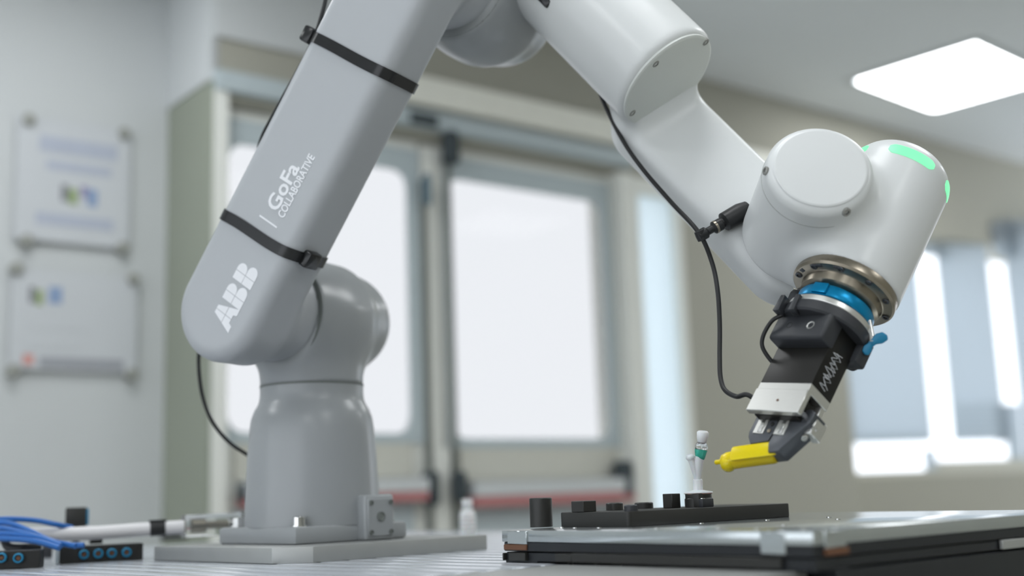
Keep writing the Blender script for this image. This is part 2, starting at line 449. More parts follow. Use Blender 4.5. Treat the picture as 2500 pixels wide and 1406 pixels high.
# door frame jambs
struct(wbox('trim_3', sL, WS(548), 0, headZ + .03, -.16, .02, M_door), 'pale left jamb of the double door', 'trim')
struct(wbox('trim_5', WS(1522), sR, 0, headZ, -.16, .02, M_door), 'pale right jamb of the double door', 'trim')
# sheer side light right of the door
sl = thing('window_1', WO + DW * (sR + .135), 'narrow bright frosted side light beside the double door', 'window'); sl['kind'] = 'structure'
zt = W(1600, 440)[1]
link_mesh('window_frame', holed_me(-.135, .135, 0, zt, (-.095, .105, .35, zt - .06, .03), .08, frame(WO + DW * (sR + .135) - NW * .08, DW, Z3, NW)), M_door, sl)
wbox('pane', sR + .03, sR + .25, .33, zt - .05, -.045, -.035, M_sheer, sl)

def leaf(name, px0, px1, g, label):
    """g: glass px rectangle x0,x1,ytop(mid),ybottom(mid)"""
    s0, s1 = WS(px0), WS(px1); gx0, gx1 = WS(g[0]), WS(g[1])
    zt = W((g[0] + g[1]) / 2, g[2])[1]; zb = W((g[0] + g[1]) / 2, g[3])[1]
    r = thing(name, WO + DW * (s0 + s1) / 2 - NW * .06, label, 'door'); r['kind'] = 'structure'
    M = frame(WO - NW * .08, DW, Z3, NW)
    link_mesh('door_frame', holed_me(s0, s1, .02, headZ - .01, (gx0 - .03, gx1 + .03, zb - .02, zt + .045, .09), .05, M), M_door, r)
    link_mesh('window_gasket', holed_me(gx0 - .045, gx1 + .045, zb - .03, zt + .075, (gx0, gx1, zb, zt, .055), .012, frame(WO - NW * .032, DW, Z3, NW)), M_doorb, r)
    wbox('pane', gx0 - .02, gx1 + .02, zb - .02, zt + .03, -.06, -.05, M_glass, r)
    wbox('lower_panel', s0 + .04, s1 - .04, W((px0 + px1) / 2, 1168)[1], zb - .03, -.032, -.022, M_doorp, r)
    wbox('kick_panel', s0 + .04, s1 - .04, .1, W((px0 + px1) / 2, 1236)[1], -.032, -.022, M_doorb, r)
    z1 = W((px0 + px1) / 2, 1172)[1]; z2 = W((px0 + px1) / 2, 1206)[1]; z3 = W((px0 + px1) / 2, 1230)[1]
    bar = wbox('push_bar', s0 + .05, s1 - .03, z2, z1, -.02, .05, M_wallw, r)
    wbox('red_stripe', s0 + .05, s1 - .03, z3, z2, -.02, .045, M_red, bar)
    return r, s0, s1
d1, a0, a1 = leaf('door_1', 548, 1038, (562, 1010, 378, 1056), 'left glazed leaf of the white double door')
d2, b0, b1 = leaf('door_2', 1100, 1524, (1108, 1490, 462, 1070), 'right glazed leaf of the white double door')
def wcyl(name, px, y0, y1, r, mt, parent, off=.02):
    s = WS(px, (y0 + y1) / 2, off); z0 = W(px, y1, off)[1]; z1 = W(px, y0, off)[1]; p = WO + DW * s + NW * off + Z3 * z0
    return lathe(name, p, Z3, [(r * .7, 0), (r, .01), (r, z1 - z0 - .01), (r * .7, z1 - z0)], mt, parent, n=12)
wcyl('handle', 1052, 1150, 1235, .028, M_darkhw, d1)
wcyl('hinge', 1043, 425, 500, .014, M_hinge, d1)
wcyl('gap_seal', 1042, 440, 1300, .012, M_seal, d1, -.02)
wcyl('handle', 1122, 1150, 1225, .024, M_darkhw, d2)
wcyl('handle', 1522, 1125, 1210, .036, M_darkhw, d2)
wcyl('gap_seal', 1104, 400, 1300, .011, M_seal, d2, -.02)
wcyl('door_closer', 1100, 322, 400, .03, M_darkhw, d2)
wcyl('handle', 598, 1180, 1225, .02, M_darkhw, d1)
struct(wbox('trim_6', WS(1046), WS(1098), .02, headZ - .02, -.12, -.02, M_door), 'white centre post between the two door leaves', 'trim')
o = wbox('door_holder', WS(1000), WS(1065), W(1030, 312)[1], W(1030, 288)[1], .0, .04, M_darkhw)
tag(o, 'dark latch box over the middle of the double door', 'latch')

# windows on the wall set back at the right
WD = nrm(V3(.96, .28, 0)); WN = V3(WD[1], -WD[0], 0); WO2 = WO + DW * sT - NW * .45
def W2(x, y):
    p = onP(x, y, WO2, WN); return (p - WO2) @ WD, p[2]
def w2box(name, s0, s1, z0, z1, o0, o1, mt, parent=None):
    c = WO2 + WD * (s0 + s1) / 2 + WN * (o0 + o1) / 2 + Z3 * (z0 + z1) / 2
    return link_mesh(name, box_me(abs(s1 - s0), abs(o1 - o0), abs(z1 - z0), frame(c, WD, WN, Z3)), mt, parent)
def w2px(name, x0, x1, y0, y1, o0, o1, mt, parent=None):
    xm, ym = (x0 + x1) / 2, (y0 + y1) / 2
    return w2box(name, W2(x0, ym)[0], W2(x1, ym)[0], W2(xm, y1)[1], W2(xm, y0)[1], o0, o1, mt, parent)
zsill = W2(2280, 1160)[1]
wb = bmesh.new()
for q in ((-.4, 4.5, 0, zsill), ):
    c = WO2 + WD * (q[0] + q[1]) / 2 - WN * .1 + Z3 * (q[2] + q[3]) / 2; wb.from_mesh(box_me(q[1] - q[0], .2, q[3] - q[2], frame(c, WD, WN, Z3)))
struct(link_mesh('wall_window_side', bm_mesh(wb), M_beige), 'beige wall under the pale blue windows')
ztop = W2(2280, 520)[1]
def blue_window(name, px, label):
    r = thing(name, onP(px[0][1], 1100, WO2, WN) * V3(1, 1, 0), label, 'window'); r['kind'] = 'structure'
    for (nm, x0, x1, y0, y1, mt_) in px: w2px(nm, x0, x1, y0, y1, -.05, -.02 if nm != 'pane' else -.03, mt_, r)
    return r
blue_window('window_2', [('window_frame', 2040, 2072, 540, 1165, M_wall), ('pane', 2072, 2262, 540, 1078, M_frost), ('window_frame', 2072, 2270, 1066, 1080, M_bluepan),
            ('pane', 2272, 2296, 1095, 1165, M_frost), ('window_frame', 2072, 2300, 1150, 1165, M_wall)], 'pale blue window with a bright strip along its sill')
blue_window('window_3', [('pane', 2318, 2440, 540, 1075, M_frost), ('window_frame', 2302, 2320, 540, 628, M_bluepan), ('pane', 2262, 2304, 540, 620, M_frost), ('window_frame', 2300, 2520, 1122, 1165, M_wall),
            ('pane', 2472, 2505, 985, 1125, M_frost)], 'pale blue window between two bright vertical slits')
blue_window('window_4', [('pane', 2492, 2800, 540, 1165, M_frost), ('pane', 2438, 2494, 540, 622, M_frost), ('pane', 2445, 2475, 985, 1078, M_frost)], 'pale blue window cut by the right picture edge')
# blind slats in front of the middle blue window
for k in range(7):
    y = 985 + k * 13
    o = w2px('blind_slat', 2325, 2438, y, y + 6, .0, .012, M_bluepan, bpy.data.objects['window_3'])

# ceiling light panels
def light_panel(c, dx, dy, hx, hy, label):
    r = thing('ceiling_light', V3(c[0], c[1], CEIL - .03), label, 'light', 'square ceiling light panels')
    for s in (-1, 1):
        box('frame_bar', V3(c[0], c[1], CEIL - .005) + dx * s * (hx + .012), (dx, dy, Z3), (.024, 2 * hy + .048, .010), M_wallw, r)
        box('frame_bar', V3(c[0], c[1], CEIL - .005) + dy * s * (hy + .012), (dx, dy, Z3), (2 * hx, .024, .010), M_wallw, r)
    link_mesh('diffuser', prism_me(rrect(-hx, hx, -hy, hy, .05, 6 if 'wrist' in label else 1), .010, frame(V3(c[0], c[1], CEIL - .011), dx, dy, Z3)), M_lamp, r)
    return r
pl, ptp, pbt = onZ(2075, 190, CEIL), onZ(2388, 103, CEIL), onZ(2272, 263, CEIL)
v1, v2 = ptp - pl, pbt - pl
print('PANEL', np.linalg.norm(v1), np.linalg.norm(v2), v1, v2)
dx = nrm(v2); dy = nrm(v1 - dx * (v1 @ dx))
pc = (ptp + pbt) / 2; hx, hy = np.linalg.norm(v2) / 2, np.linalg.norm(v1) / 2
light_panel(pc, dx, dy, hx, hy, 'square glowing light panel in the ceiling above the wrist')
NAMES_ = {}
for i in range(-3, 4):  # unseen panels added in a grid to brighten the room
    for j in range(-3, 4):
        if i == 0 and j == 0: continue
        c = pc + DW * 1.8 * i - NW * 1.8 * j
        if (c - WO) @ NW < .5 or c[0] > 3.2 or c[0] < -4 or c[1] < -3: continue
        x, y = proj(V3(c[0], c[1], CEIL))
        if c[1] > 1 and -500 < x < 3000 and y > -250: continue
        light_panel(c, dx, dy, .3, .3, 'added unseen square ceiling panel brightening the room')
# notices on the white wall
PW = -kk + .012
def notice(name, quad, label, rows, pins):
    """quad px x0,x1,y0,y1 (mid heights); rows: list of (x0,x1,y0,y1,mat)"""
    x0, x1, y0, y1 = quad; s0, z1 = W(x0, y0, PW); s1, z0 = W(x1, y1, PW)
    z1 = W((x0 + x1) / 2, y0, PW)[1]; z0 = W((x0 + x1) / 2, y1, PW)[1]
    r = thing(name, WO + DW * (s0 + s1) / 2 + NW * PW + Z3 * z0, label, 'notice', 'acrylic notices on the white wall')
    c = WO + DW * (s0 + s1) / 2 + NW * (PW + .004) + Z3 * (z0 + z1) / 2
    link_mesh('sheet', box_me(s1 - s0, .005, z1 - z0, frame(c, DW, NW, Z3)), M_poster, r)
    for (a, b, c_, d, mt_) in rows:
        sa, _ = W(a, c_, PW); sb, _ = W(b, c_, PW); za = W((a + b) / 2, d, PW)[1]; zb = W((a + b) / 2, c_, PW)[1]
        c2 = WO + DW * (sa + sb) / 2 + NW * (PW + .0072) + Z3 * (za + zb) / 2
        link_mesh('print_block', box_me(sb - sa, .001, zb - za, frame(c2, DW, NW, Z3)), mt_, r)
    for (a, b) in pins:
        sa, za = W(a, b, PW); lathe('standoff', WO + DW * sa + NW * (PW - .012) + Z3 * za, NW, [(.018, 0), (.018, .03), (.014, .034), (0, .034)], M_stand, r, n=16)
Mg = mat('logo_green', rgb(150, 168, 120), .6); Mv = mat('logo_violet', rgb(150, 144, 178), .6); Mb = mat('logo_blue', rgb(140, 162, 196), .6); Mk = mat('logo_dark', rgb(130, 132, 138), .6)
Mr = mat('logo_red', rgb(212, 150, 142), .6)
notice('wall_notice', (42, 312, 302, 596), 'upper acrylic wall notice with blue grey lines and coloured logo',
       [(95, 285, 345, 382, M_ink), (112, 270, 402, 424, M_ink), (148, 165, 452, 492, Mk), (166, 188, 462, 500, Mg), (196, 212, 456, 484, Mv), (212, 236, 464, 506, Mb), (85, 275, 528, 556, M_ink)],
       [(68, 294), (300, 328), (62, 588), (296, 606)])
notice('wall_notice', (28, 330, 668, 905), 'lower acrylic wall notice with a red logo and dark line',
       [(70, 84, 700, 740, Mk), (86, 104, 708, 746, Mg), (118, 150, 702, 742, Mb), (60, 205, 790, 805, M_poster), (60, 200, 838, 850, M_poster), (55, 80, 866, 890, Mr), (95, 300, 876, 900, M_inkd)],
       [(38, 656), (322, 682), (30, 905), (318, 914)])

# ================================================================== TABLES
S45 = math.sqrt(.5); E1 = V3(S45, S45, 0); E2 = V3(-S45, S45, 0)     # robot, plate and grooved table
a_ = math.radians(40); T1 = V3(math.cos(a_), math.sin(a_), 0); T2 = V3(-math.sin(a_), math.cos(a_), 0)   # tray
RB = V3(-.267, 1.557, PT)                                             # foot centre of the robot
# grooved table: separate aluminium profiles
edge = onZ(1250, 1386, TT); e_off = edge @ E2
tb = thing('work_table', V3(RB[0], RB[1], 0), 'grooved aluminium profile table under the robot', 'table')
W_S, PITCH_S = .0362, .040
n0 = -14; n1 = 18; len_s = 1.15; base1 = RB @ E1
me_s = box_me(W_S, len_s, .03, None, .0022, 2); me_s.materials.append(M_alu)
for k in range(n0, n1):
    c = E1 * (base1 + k * PITCH_S) + E2 * (e_off + len_s / 2) + Z3 * (TT - .015)
    inst('table_profile', me_s, None, frame(c, E1, E2, Z3), tb)
cm = E1 * (base1 + (n0 + n1 - 1) / 2 * PITCH_S) + E2 * (e_off + len_s / 2)
wd_t = (n1 - n0) * PITCH_S
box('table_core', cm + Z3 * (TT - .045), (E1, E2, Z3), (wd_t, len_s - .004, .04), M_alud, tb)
box('side_rail', cm - E2 * (len_s / 2 - .02) + Z3 * (TT - .115), (E1, E2, Z3), (wd_t, .03, .1), M_bfix2, tb)
for sa in (-1, 1):
    for sb in (-1, 1):
        box('leg', cm + E1 * sa * (wd_t / 2 - .05) + E2 * sb * (len_s / 2 - .06) + Z3 * (TT - .065) / 2, (E1, E2, Z3), (.06, .06, TT - .065), M_alu, tb, .004)
# second table under the tray
tw, td = .30, .275
c2 = E1 * (.858 - tw / 2) + E2 * (e_off - .014 - td / 2) + Z3 * TT
t2 = thing('side_table', V3(c2[0], c2[1], 0), 'small pale aluminium bench under the near corner of the tray', 'table')
box('tabletop', c2 - Z3 * .012, (E1, E2, Z3), (tw, td, .024), M_plate, t2, .002)
for sa in (-1, 1):
    for sb in (-1, 1):
        box('leg', V3(c2[0], c2[1], 0) + E1 * sa * (tw / 2 - .05) + E2 * sb * (td / 2 - .05) + Z3 * (TT - .024) / 2, (E1, E2, Z3), (.06, .06, TT - .024), M_alu, t2, .004)

# mounting plate under the robot: square with cut near corner
pcx = RB + E1 * .012 - E2 * .0 - Z3 * .018
hw = .152; ch = .05
poly = [(-hw + ch * .66, -hw), (hw, -hw), (hw, hw), (-hw, hw), (-hw, -hw + ch * .66)]
mp = prism('mounting_plate', poly, .018, frame(pcx, E1, E2, Z3), M_plate, None, .0008)
tag(mp, 'thick grey aluminium mounting plate under the robot foot', 'plate')

# ================================================================== ROBOT
TH = math.radians(62); A = V3(math.cos(TH), math.sin(TH), 0); B = V3(math.sin(TH), -math.cos(TH), 0)
CC = V3(RB[0], RB[1], CAMZ)
J2 = CC + Z3 * .238; LEAN = math.radians(35); UA = B * math.sin(LEAN) + Z3 * math.cos(LEAN); UW = B * math.cos(LEAN) - Z3 * math.sin(LEAN)
J3 = J2 + UA * .472
PH = math.radians(51); a4 = B * math.cos(PH) - Z3 * math.sin(PH)
K = V3(.189, 1.317, CAMZ + .466)
w6 = nrm(V3(-.51563912, -.25957661, -.81653921)); a5 = nrm(-np.cross(a4, w6)); w6 = nrm(np.cross(a5, np.cross(w6, a5)))
OO = K + .2345 * a4; o6 = nrm(np.cross(a5, w6)); Q6 = OO + .070 * o6; s4 = np.cross(a4, a5)
rob = thing('robot_arm', RB, 'large light grey and white six-axis robot arm bolted to the grooved table', 'robot')
# base
foot = prism('base_foot', [(-.086, -.086), (.086, -.086), (.086, .086), (-.086, .086)], .021, frame(RB, E1, E2, Z3), M_base, rob, .004)
prof = [(.0, .02), (.0862, .02), (.0862, .026), (.0845, .075), (.0822, .118), (.0802, .142), (.0782, .156), (.0742, .167), (.0700, .174), (.0680, .179), (.0670, .187), (.0668, .1985), (0, .1985)]
lathe('base_column', RB, Z3, prof, M_base, rob, n=96, sharp=50)
lathe('seam_ring', RB + Z3 * .1985, Z3, [(.060, -.0016), (.0674, -.0014), (.0674, .0014), (.060, .0016)], M_seam, rob, n=96)
def hexbolt(p, r, h, parent, sock=False):
    b_ = lathe('bolt', p, Z3, [(r * 1.25, 0), (r * 1.25, .0015), (r, .0016), (r, h - .001), (r * .9, h), (0, h)], M_steel, parent, n=6 if not sock else 20, sharp=20)
    return b_
for x, y, r, h, sk in ((-.068, -.068, .0082, .012, True), (.070, -.066, .0082, .014, False), (-.066, .068, .0082, .012, False), (.068, .068, .0082, .012, False)):
    hexbolt(RB + E1 * x + E2 * y + Z3 * .021, r, h, foot, sk)
# connector box on the right foot side
cb = RB - E2 * .083 + E1 * .030
cbx = link_mesh('connector_box', box_me(.046, .028, .056, frame(cb + Z3 * .028 - E2 * .004, E1, E2, Z3), .004, 3), M_base, rob)
cf = cb - E2 * .0185
link_mesh('cover_plate', box_me(.040, .003, .046, frame(cf + Z3 * .028, E1, E2, Z3), .001, 1), M_base, cbx)
scr = lathe_me([(.0032, 0), (.0032, .0018), (.0018, .0018), (.0018, .0006), (0, .0006)], 12)
for x in (-1, 1):
    for z in (.010, .046):
        inst('screw', scr, M_seam, frame(cf + E1 * x * .0155 - E2 * .0014 + Z3 * z, E1, Z3, -E2), cbx)
lathe('port', cf + Z3 * .029 - E2 * .001, -E2, [(.0062, 0), (.0062, .0018), (.0045, .0022), (.0035, .0012), (0, .0012)], M_seam, cbx, n=24)

# shoulder
RS = .0685
zneck = PT + .1985
f_sh = s_union([sd_cyl(V3(CC[0], CC[1], 0), Z3, zneck + .0005, J2[2], .0668, .003), sd_cyl(J2, A, -.066, .03, RS, .004), sd_capsule(J2 - A * .0, J2 + A * .062, RS)], .032)
sdf_obj('shoulder', f_sh, J2 - V3(.14, .16, .1), J2 + V3(.13, .16, .09), .0034, M_base, rob)
g_ = []
lathe('seam_ring', J2 - A * .0665, A, [(.060, -.0007), (RS + .0003, -.0005), (RS + .0003, .0005), (.060, .0007)], M_seam, rob, n=96)
# upper arm
HW = .0655; NA0, NA1 = .106, .179
f_ua = s_union([sd_stadium(J2 - UA * .007, J3, HW, HW, -A, NA0, NA1, .018), sd_cyl(J2, -A, .067, .13, .064, .003, .056), sd_cyl(J3, -A, .06, .13, .064, .003, .056)], .022)
lo = np.minimum(J2, J3) - .2; hi = np.maximum(J2, J3) + .12
ua = sdf_obj('upper_arm', f_ua, lo, hi, .0036, M_grey, rob)
FP = J2 - A * NA1                     # front face plane
def onface(x, y): return onP(x, y, FP, -A)
def f2(p): d = p - FP; return d @ UA, d @ (-UW)      # reading direction, letter up
TFR = lambda u, v, h=0.: FP + UA * u - UW * v - A * h
def decal(name, polys, parent, mt=M_print, h=.0006):
    bm = bmesh.new()
    for pl_ in polys:
        t_ = prism_me(pl_, h, frame(FP - A * -.0001, UA, -UW, -A)); bm.from_mesh(t_)
    return link_mesh(name, bm_mesh(bm), mt, parent)
# block lettering ABB: solid quartered letters
def letterB(x, w, h, g):
    out = [[(x, h / 2 + g), (x + w * .42 - g, h / 2 + g), (x + w * .42 - g, h), (x, h)], [(x, 0), (x + w * .42 - g, 0), (x + w * .42 - g, h / 2 - g), (x, h / 2 - g)]]
    for (y0, y1, xr) in ((h / 2 + g, h, .88), (0, h / 2 - g, 1.0)):
        r = (y1 - y0) / 2; cx = x + w * xr - r; p = [(x + w * .42 + g, y1), (x + w * .42 + g, y0)]
        for k in range(9):
            a = -math.pi / 2 + math.pi * k / 8; p.append((cx + r * math.cos(a), (y0 + y1) / 2 + r * math.sin(a)))
        out.append(p)
    return out
def letterA(x, w, h, g):
    m_ = x + w / 2; k = .16 * w
    def L(y): return x + (m_ - k - x) * y / h
    hm = h * .5
    return [[(L(hm + g), hm + g), (m_ - g, hm + g), (m_ - g, h), (m_ - k, h)], [(m_ + g, hm + g), (2 * m_ - L(hm + g), hm + g), (m_ + k, h), (m_ + g, h)],
            [(L(0), 0), (L(0) + w * .27, 0), (L(0) + w * .33, h * .16), (m_ - g, h * .16), (m_ - g, hm - g), (L(hm - g), hm - g)],
            [(m_ + g, h * .16), (2 * m_ - L(0) - w * .33, h * .16), (2 * m_ - L(0) - w * .27, 0), (2 * m_ - L(0), 0), (2 * m_ - L(hm - g), hm - g), (m_ + g, hm - g)]]
u0, v0 = f2(onface(561, 806)); uE, vE = f2(onface(621, 660)); uT, vT = f2(onface(523, 757))
LN = .084; LH = .033
print('ABB', u0, v0, uE, vE, uT, vT)
lw = LN / 3.0; g = .0004
uv = [u0 - .004, v0]
ps = letterA(0, lw * 1.12, LH, g) + letterB(lw * 1.10, lw * .9, LH, g) + letterB(lw * 2.08, lw * .9, LH, g)
decal('brand_lettering', [[(u + uv[0], v + uv[1]) for u, v in p] for p in ps], ua)
def text_obj(name, s, size, u, v, parent, bold=.0, length=None):
    cu = bpy.data.curves.new(name, 'FONT'); cu.body = s; cu.size = size; cu.offset = bold; cu.extrude = .0003; cu.resolution_u = 3
    t_ = bpy.data.objects.new(name, cu); COL.objects.link(t_); bpy.context.view_layer.update()
    me = bpy.data.meshes.new_from_object(t_.evaluated_get(bpy.context.evaluated_depsgraph_get())); bpy.data.objects.remove(t_)
    co = np.empty(len(me.vertices) * 3); me.vertices.foreach_get('co', co); L = co.reshape(-1, 3)[:, 0].max()
    S = Matrix.Diagonal((length / L if length else 1, 1, 1, 1))
    me.transform(frame(TFR(u, v, .0003), UA, -UW, -A) @ S); me.materials.clear()
    return link_mesh(name, me, M_print, parent)
ug, vg = f2(onface(676, 520)); u2, v2 = f2(onface(702, 424)); print('GoFa', ug, vg, u2, v2)
text_obj('model_lettering', 'GoFa', .029, ug, vg, ua, .0007, .060)
uc, vc = f2(onface(692, 535)); u3, v3 = f2(onface(761, 378)); print('COLL', uc, vc, u3, v3)
text_obj('model_lettering', 'COLLABORATIVE', .0155, uc, vc, ua, .0003, u3 - uc)
b1_, b2_ = f2(onface(634, 526)), f2(onface(679, 551))
decal('model_bar', [[(b1_[0] - .001, min(b1_[1], b2_[1])), (b1_[0] + .001, min(b1_[1], b2_[1])), (b1_[0] + .001, max(b1_[1], b2_[1])), (b1_[0] - .001, max(b1_[1], b2_[1]))]], ua)

# elbow
f_el = s_union([sd_cyl(J3, A, -.059, .03, .071, .004), sd_capsule(J3, J3 + A * .055, .071), sd_cyl(K, a4, -.42, -.235, .069, .02), sd_capsule(J3, J3 + nrm(K - .32 * a4 - J3) * .08, .06)], .04)
sdf_obj('elbow', f_el, np.minimum(J3, K - .42 * a4) - .12, np.maximum(J3, K - .22 * a4) + .13, .004, M_base, rob)
lathe('seam_ring', J3 - A * .060, A, [(.060, -.0008), (.0713, -.0006), (.0713, .0006), (.060, .0008)], M_seam, rob, n=96)
# forearm
SLS = s4 * (.006 if (np.array(proj(K + s4 * .01)) - np.array(proj(K)))[1] > 0 else -.006)
f_fa = s_union([sd_cyl(K, a4, -.26, .0, .068, .010), sd_stadium(K - .005 * a4 + SLS, OO + SLS, .057, .057, a5, -.114, -.054, .020)], .030)
fa = sdf_obj('forearm', f_fa, np.minimum(K - .26 * a4, OO) - .14, np.maximum(K, OO - a4 * .26 + .0) + .12, .0038, M_white, rob)
x4, y4, z4 = basis(a4)
cap4 = lathe('end_cap', K, a4, [(.0635, -.004), (.0640, .0006), (.0626, .0020), (.060, .0025), (0, .0025)], M_cap, fa, n=80, sharp=40)
scr2 = lathe_me([(.0046, -.002), (.0046, .0012), (.0038, .0018), (.0024, .0018), (.0024, -.0006), (0, -.0006)], 16)
scr2.materials.append(M_screw)
for (x, y) in ((1600, 155), (1722, 102), (1543, 275)):
    p = onP(x, y, K + a4 * .0015, a4); d_ = p - K; d_ = d_ - a4 * (d_ @ a4); rr_ = np.linalg.norm(d_); p = K + a4 * .0015 + d_ * min(1, .0622 / rr_)
    inst('screw', scr2, None, frame(p, x4, y4, z4), cap4)
# wrist
f_a6 = sd_cyl(Q6, w6, -.114, .064, .0555, .034); f_b6 = sd_cyl(Q6, w6, -.02, .064, .0555, .004)
s6_dome = lambda P: np.minimum(f_a6(P), f_b6(P))
f_wr = s_union([sd_cyl(OO, a5, -.046, .090, .065, .010, .0535), s6_dome], .026)
f_j6 = s6_dome
wr = sdf_obj('wrist', f_wr, np.minimum(OO, Q6) - .14, np.maximum(OO, Q6) + .14, .0034, M_white, rob)
x5, y5, z5 = basis(a5)
cap5 = lathe('end_cap', OO + a5 * .089, a5, [(.0465, -.002), (.047, .0013), (.046, .0021), (.044, .0024), (0, .0024)], M_white, wr, n=80, sharp=40)
lathe('seam_ring', OO + a5 * .066, a5, [(.050, -.0005), (.0562, -.0004), (.0562, .0004), (.050, .0005)], M_seam2, wr, n=80)
for (x, y) in ((1897, 418), (2052, 497)):
    p = onP(x, y, OO + a5 * .083, a5); d_ = p - OO; d_ = d_ - a5 * (d_ @ a5); p = OO + a5 * .083 + d_ / np.linalg.norm(d_) * .0525
    q = settle(f_wr, p[None])[0]; gx, gy, gz = basis(grad(f_wr, q[None])[0]); inst('screw', scr2, None, frame(q, gx, gy, gz), cap5)
lathe('seam_ring', OO - a5 * .047, a5, [(.045, -.0012), (.058, -.001), (.058, .001), (.045, .0012)], M_seam2, wr, n=80)
# green status light segments near the blunt end of the last joint
x6, y6, z6 = basis(w6)
def ang_of(px):
    p = onP(px[0], px[1], Q6 - w6 * .086, w6); d = p - Q6; return math.atan2(d @ y6, d @ x6)
def ring_pt(a, h, r=.056): return Q6 + w6 * h + r * (x6 * math.cos(a) + y6 * math.sin(a))
# search angles whose projected position matches the lit arcs
def best(px, h):
    return min((2 * math.pi * k / 720 for k in range(720)), key=lambda a: sum((np.array(proj(settle(f_j6, ring_pt(a, h)[None])[0])) - px) ** 2) + (1e6 if (grad(f_j6, ring_pt(a, h)[None])[0] @ (ring_pt(a, h) - CAM)) > .02 else 0))
HL = -.0845
segs = [((2108, 360), (2120, 366)), ((2172, 356), (2278, 412)), ((2303, 448), (2306, 484))]
for i, (pa, pb) in enumerate(segs):
    aa, ab = best(np.array(pa), HL), best(np.array(pb), HL); dlt = (ab - aa + math.pi) % (2 * math.pi) - math.pi
    if i == 0: aa = ab - (1 if dlt > 0 else -1) * .5; dlt = ab - aa
    if i == 2: dlt = (1 if dlt > 0 else -1) * .55
    print('SEG', aa, ab, dlt)
    n = 26; G = np.zeros((7, n, 3))
    for r_ in range(7):
        for c_ in range(n):
            t = c_ / (n - 1); hwid = .0068 * min(1, (min(t, 1 - t) * abs(dlt) * .056 / .0068 * 1.0 + .25)) ** .6
            G[r_, c_] = ring_pt(aa + dlt * t, HL + (r_ / 6 * 2 - 1) * hwid)
    patch('status_light', f_j6, G, .0006, M_green, wr)

# ================================================================== GRIPPER (stack along w6)
FC = Q6 + w6 * .064
tw_ = nrm(-(ray(2000, 850))); xl = nrm(RT - tw_ * (RT @ tw_)); yl = np.cross(tw_, xl)
ge = nrm(.783 * xl + .04 * yl + .63 * tw_); ge = nrm(ge - w6 * (ge @ w6)); gb = np.cross(w6, ge)
if gb @ tw_ > 0: gb = -gb
gr = thing('gripper', FC, 'black two-jaw gripper with silver head hanging from the bronze robot flange', 'gripper')
fl = lathe('flange', FC, w6, [(.0, -.002), (.0535, -.002), (.0545, .0), (.0545, .0075), (.0525, .0098), (.0445, .0108), (.043, .0118), (.0415, .020), (.038, .0225), (.0345, .024), (.0345, .036), (0, .036)], M_bronze, gr, n=96, sharp=28)
scr3 = lathe_me([(.0036, -.001), (.0036, .0016), (.0022, .0018), (.0022, .0002), (0, .0002)], 14); scr3.materials.append(M_dark)
for k in range(10):
    a = 2 * math.pi * (k + .3) / 10; inst('screw', scr3, None, frame(FC + w6 * .0100 + .0485 * (x6 * math.cos(a) + y6 * math.sin(a)), x6, y6, w6), fl)
for k in (0, 1, 2):                                   # rectangular pockets towards the front
    d_ = nrm(-gb * .9 + ge * (-.45 + .45 * k)); tdir = np.cross(w6, d_)
    box('pocket', FC + w6 * .0101 + d_ * .0488, (tdir, d_, w6), (.006 if k != 1 else .014, .0045, .0012), M_dark, fl, .0003)
# clamp ring with wing screw
cl = lathe('clamp_ring', FC + w6 * .0255, w6, [(.0345, 0), (.0398, .0006), (.0405, .002), (.0405, .0125), (.0398, .0140), (.0345, .0145)], M_blue, gr, n=72, closed=True)
lathe('lower_flare', FC + w6 * .0385, w6, [(.034, 0), (.0420, .001), (.0428, .0028), (.034, .0030)], M_blue, cl, n=72, closed=True)
box('clamp_lug', FC + w6 * .0325 + nrm(-gb + ge * .25) * .0405, (np.cross(w6, nrm(-gb + ge * .25)), nrm(-gb + ge * .25), w6), (.016, .005, .012), M_blue, cl, .001)
lathe('steel_ring', FC + w6 * .0415, w6, [(.03, 0), (.0430, .0005), (.0445, .002), (.0445, .0070), (.0435, .0085), (.03, .0085)], M_silver, gr, n=72, closed=True)
# dark latch on the left of the clamp
lt = nrm(-ge * .9 - gb * .4)
lk = prism('latch', [(-.011, 0), (.011, .0), (.013, .008), (.006, .007), (.004, .016), (-.003, .012), (-.008, .02), (-.012, .013)], .012, frame(FC + w6 * .040 + lt * .036 - gb * 0, np.cross(w6, lt), -w6, lt), M_plast, gr, .0008)
# wing screw on the right: located where its blades show
wp = onP(2128, 838, FC + w6 * .045 + tw_ * .012 + ge * .02, -tw_)
hub = FC + w6 * .036 + ge * .036 + gb * .012
wax = nrm(wp - hub)
rod = tube('rod', [hub, hub + (wp - hub) * .5, wp], .0042, M_steel, gr, 10, 4)
def wing(c, ax, up, L, s):
    x = nrm(ax); y = nrm(up - x * (up @ x)); z = np.cross(x, y)
    pl_ = [(0, -.0045), (.006, -.0040), (.013, -.0075), (.021, -.0072), (.0235, -.002), (.021, .0045), (.013, .0070), (.006, .0045), (0, .0045)]
    return prism('wing', [(a * s, b * s) for a, b in pl_], .006, frame(c - z * .003, x, y, z), M_bluepl, gr, .0012)
p1 = onP(2168, 812, wp, -tw_); p2 = onP(2105, 868, wp, -tw_)
wing(wp - nrm(p1 - wp) * .002, p1 - wp, yl, 1, np.linalg.norm(p1 - wp) / .0235)
wing(wp - nrm(p2 - wp) * .002, p2 - wp, yl, 1, np.linalg.norm(p2 - wp) / .0235)
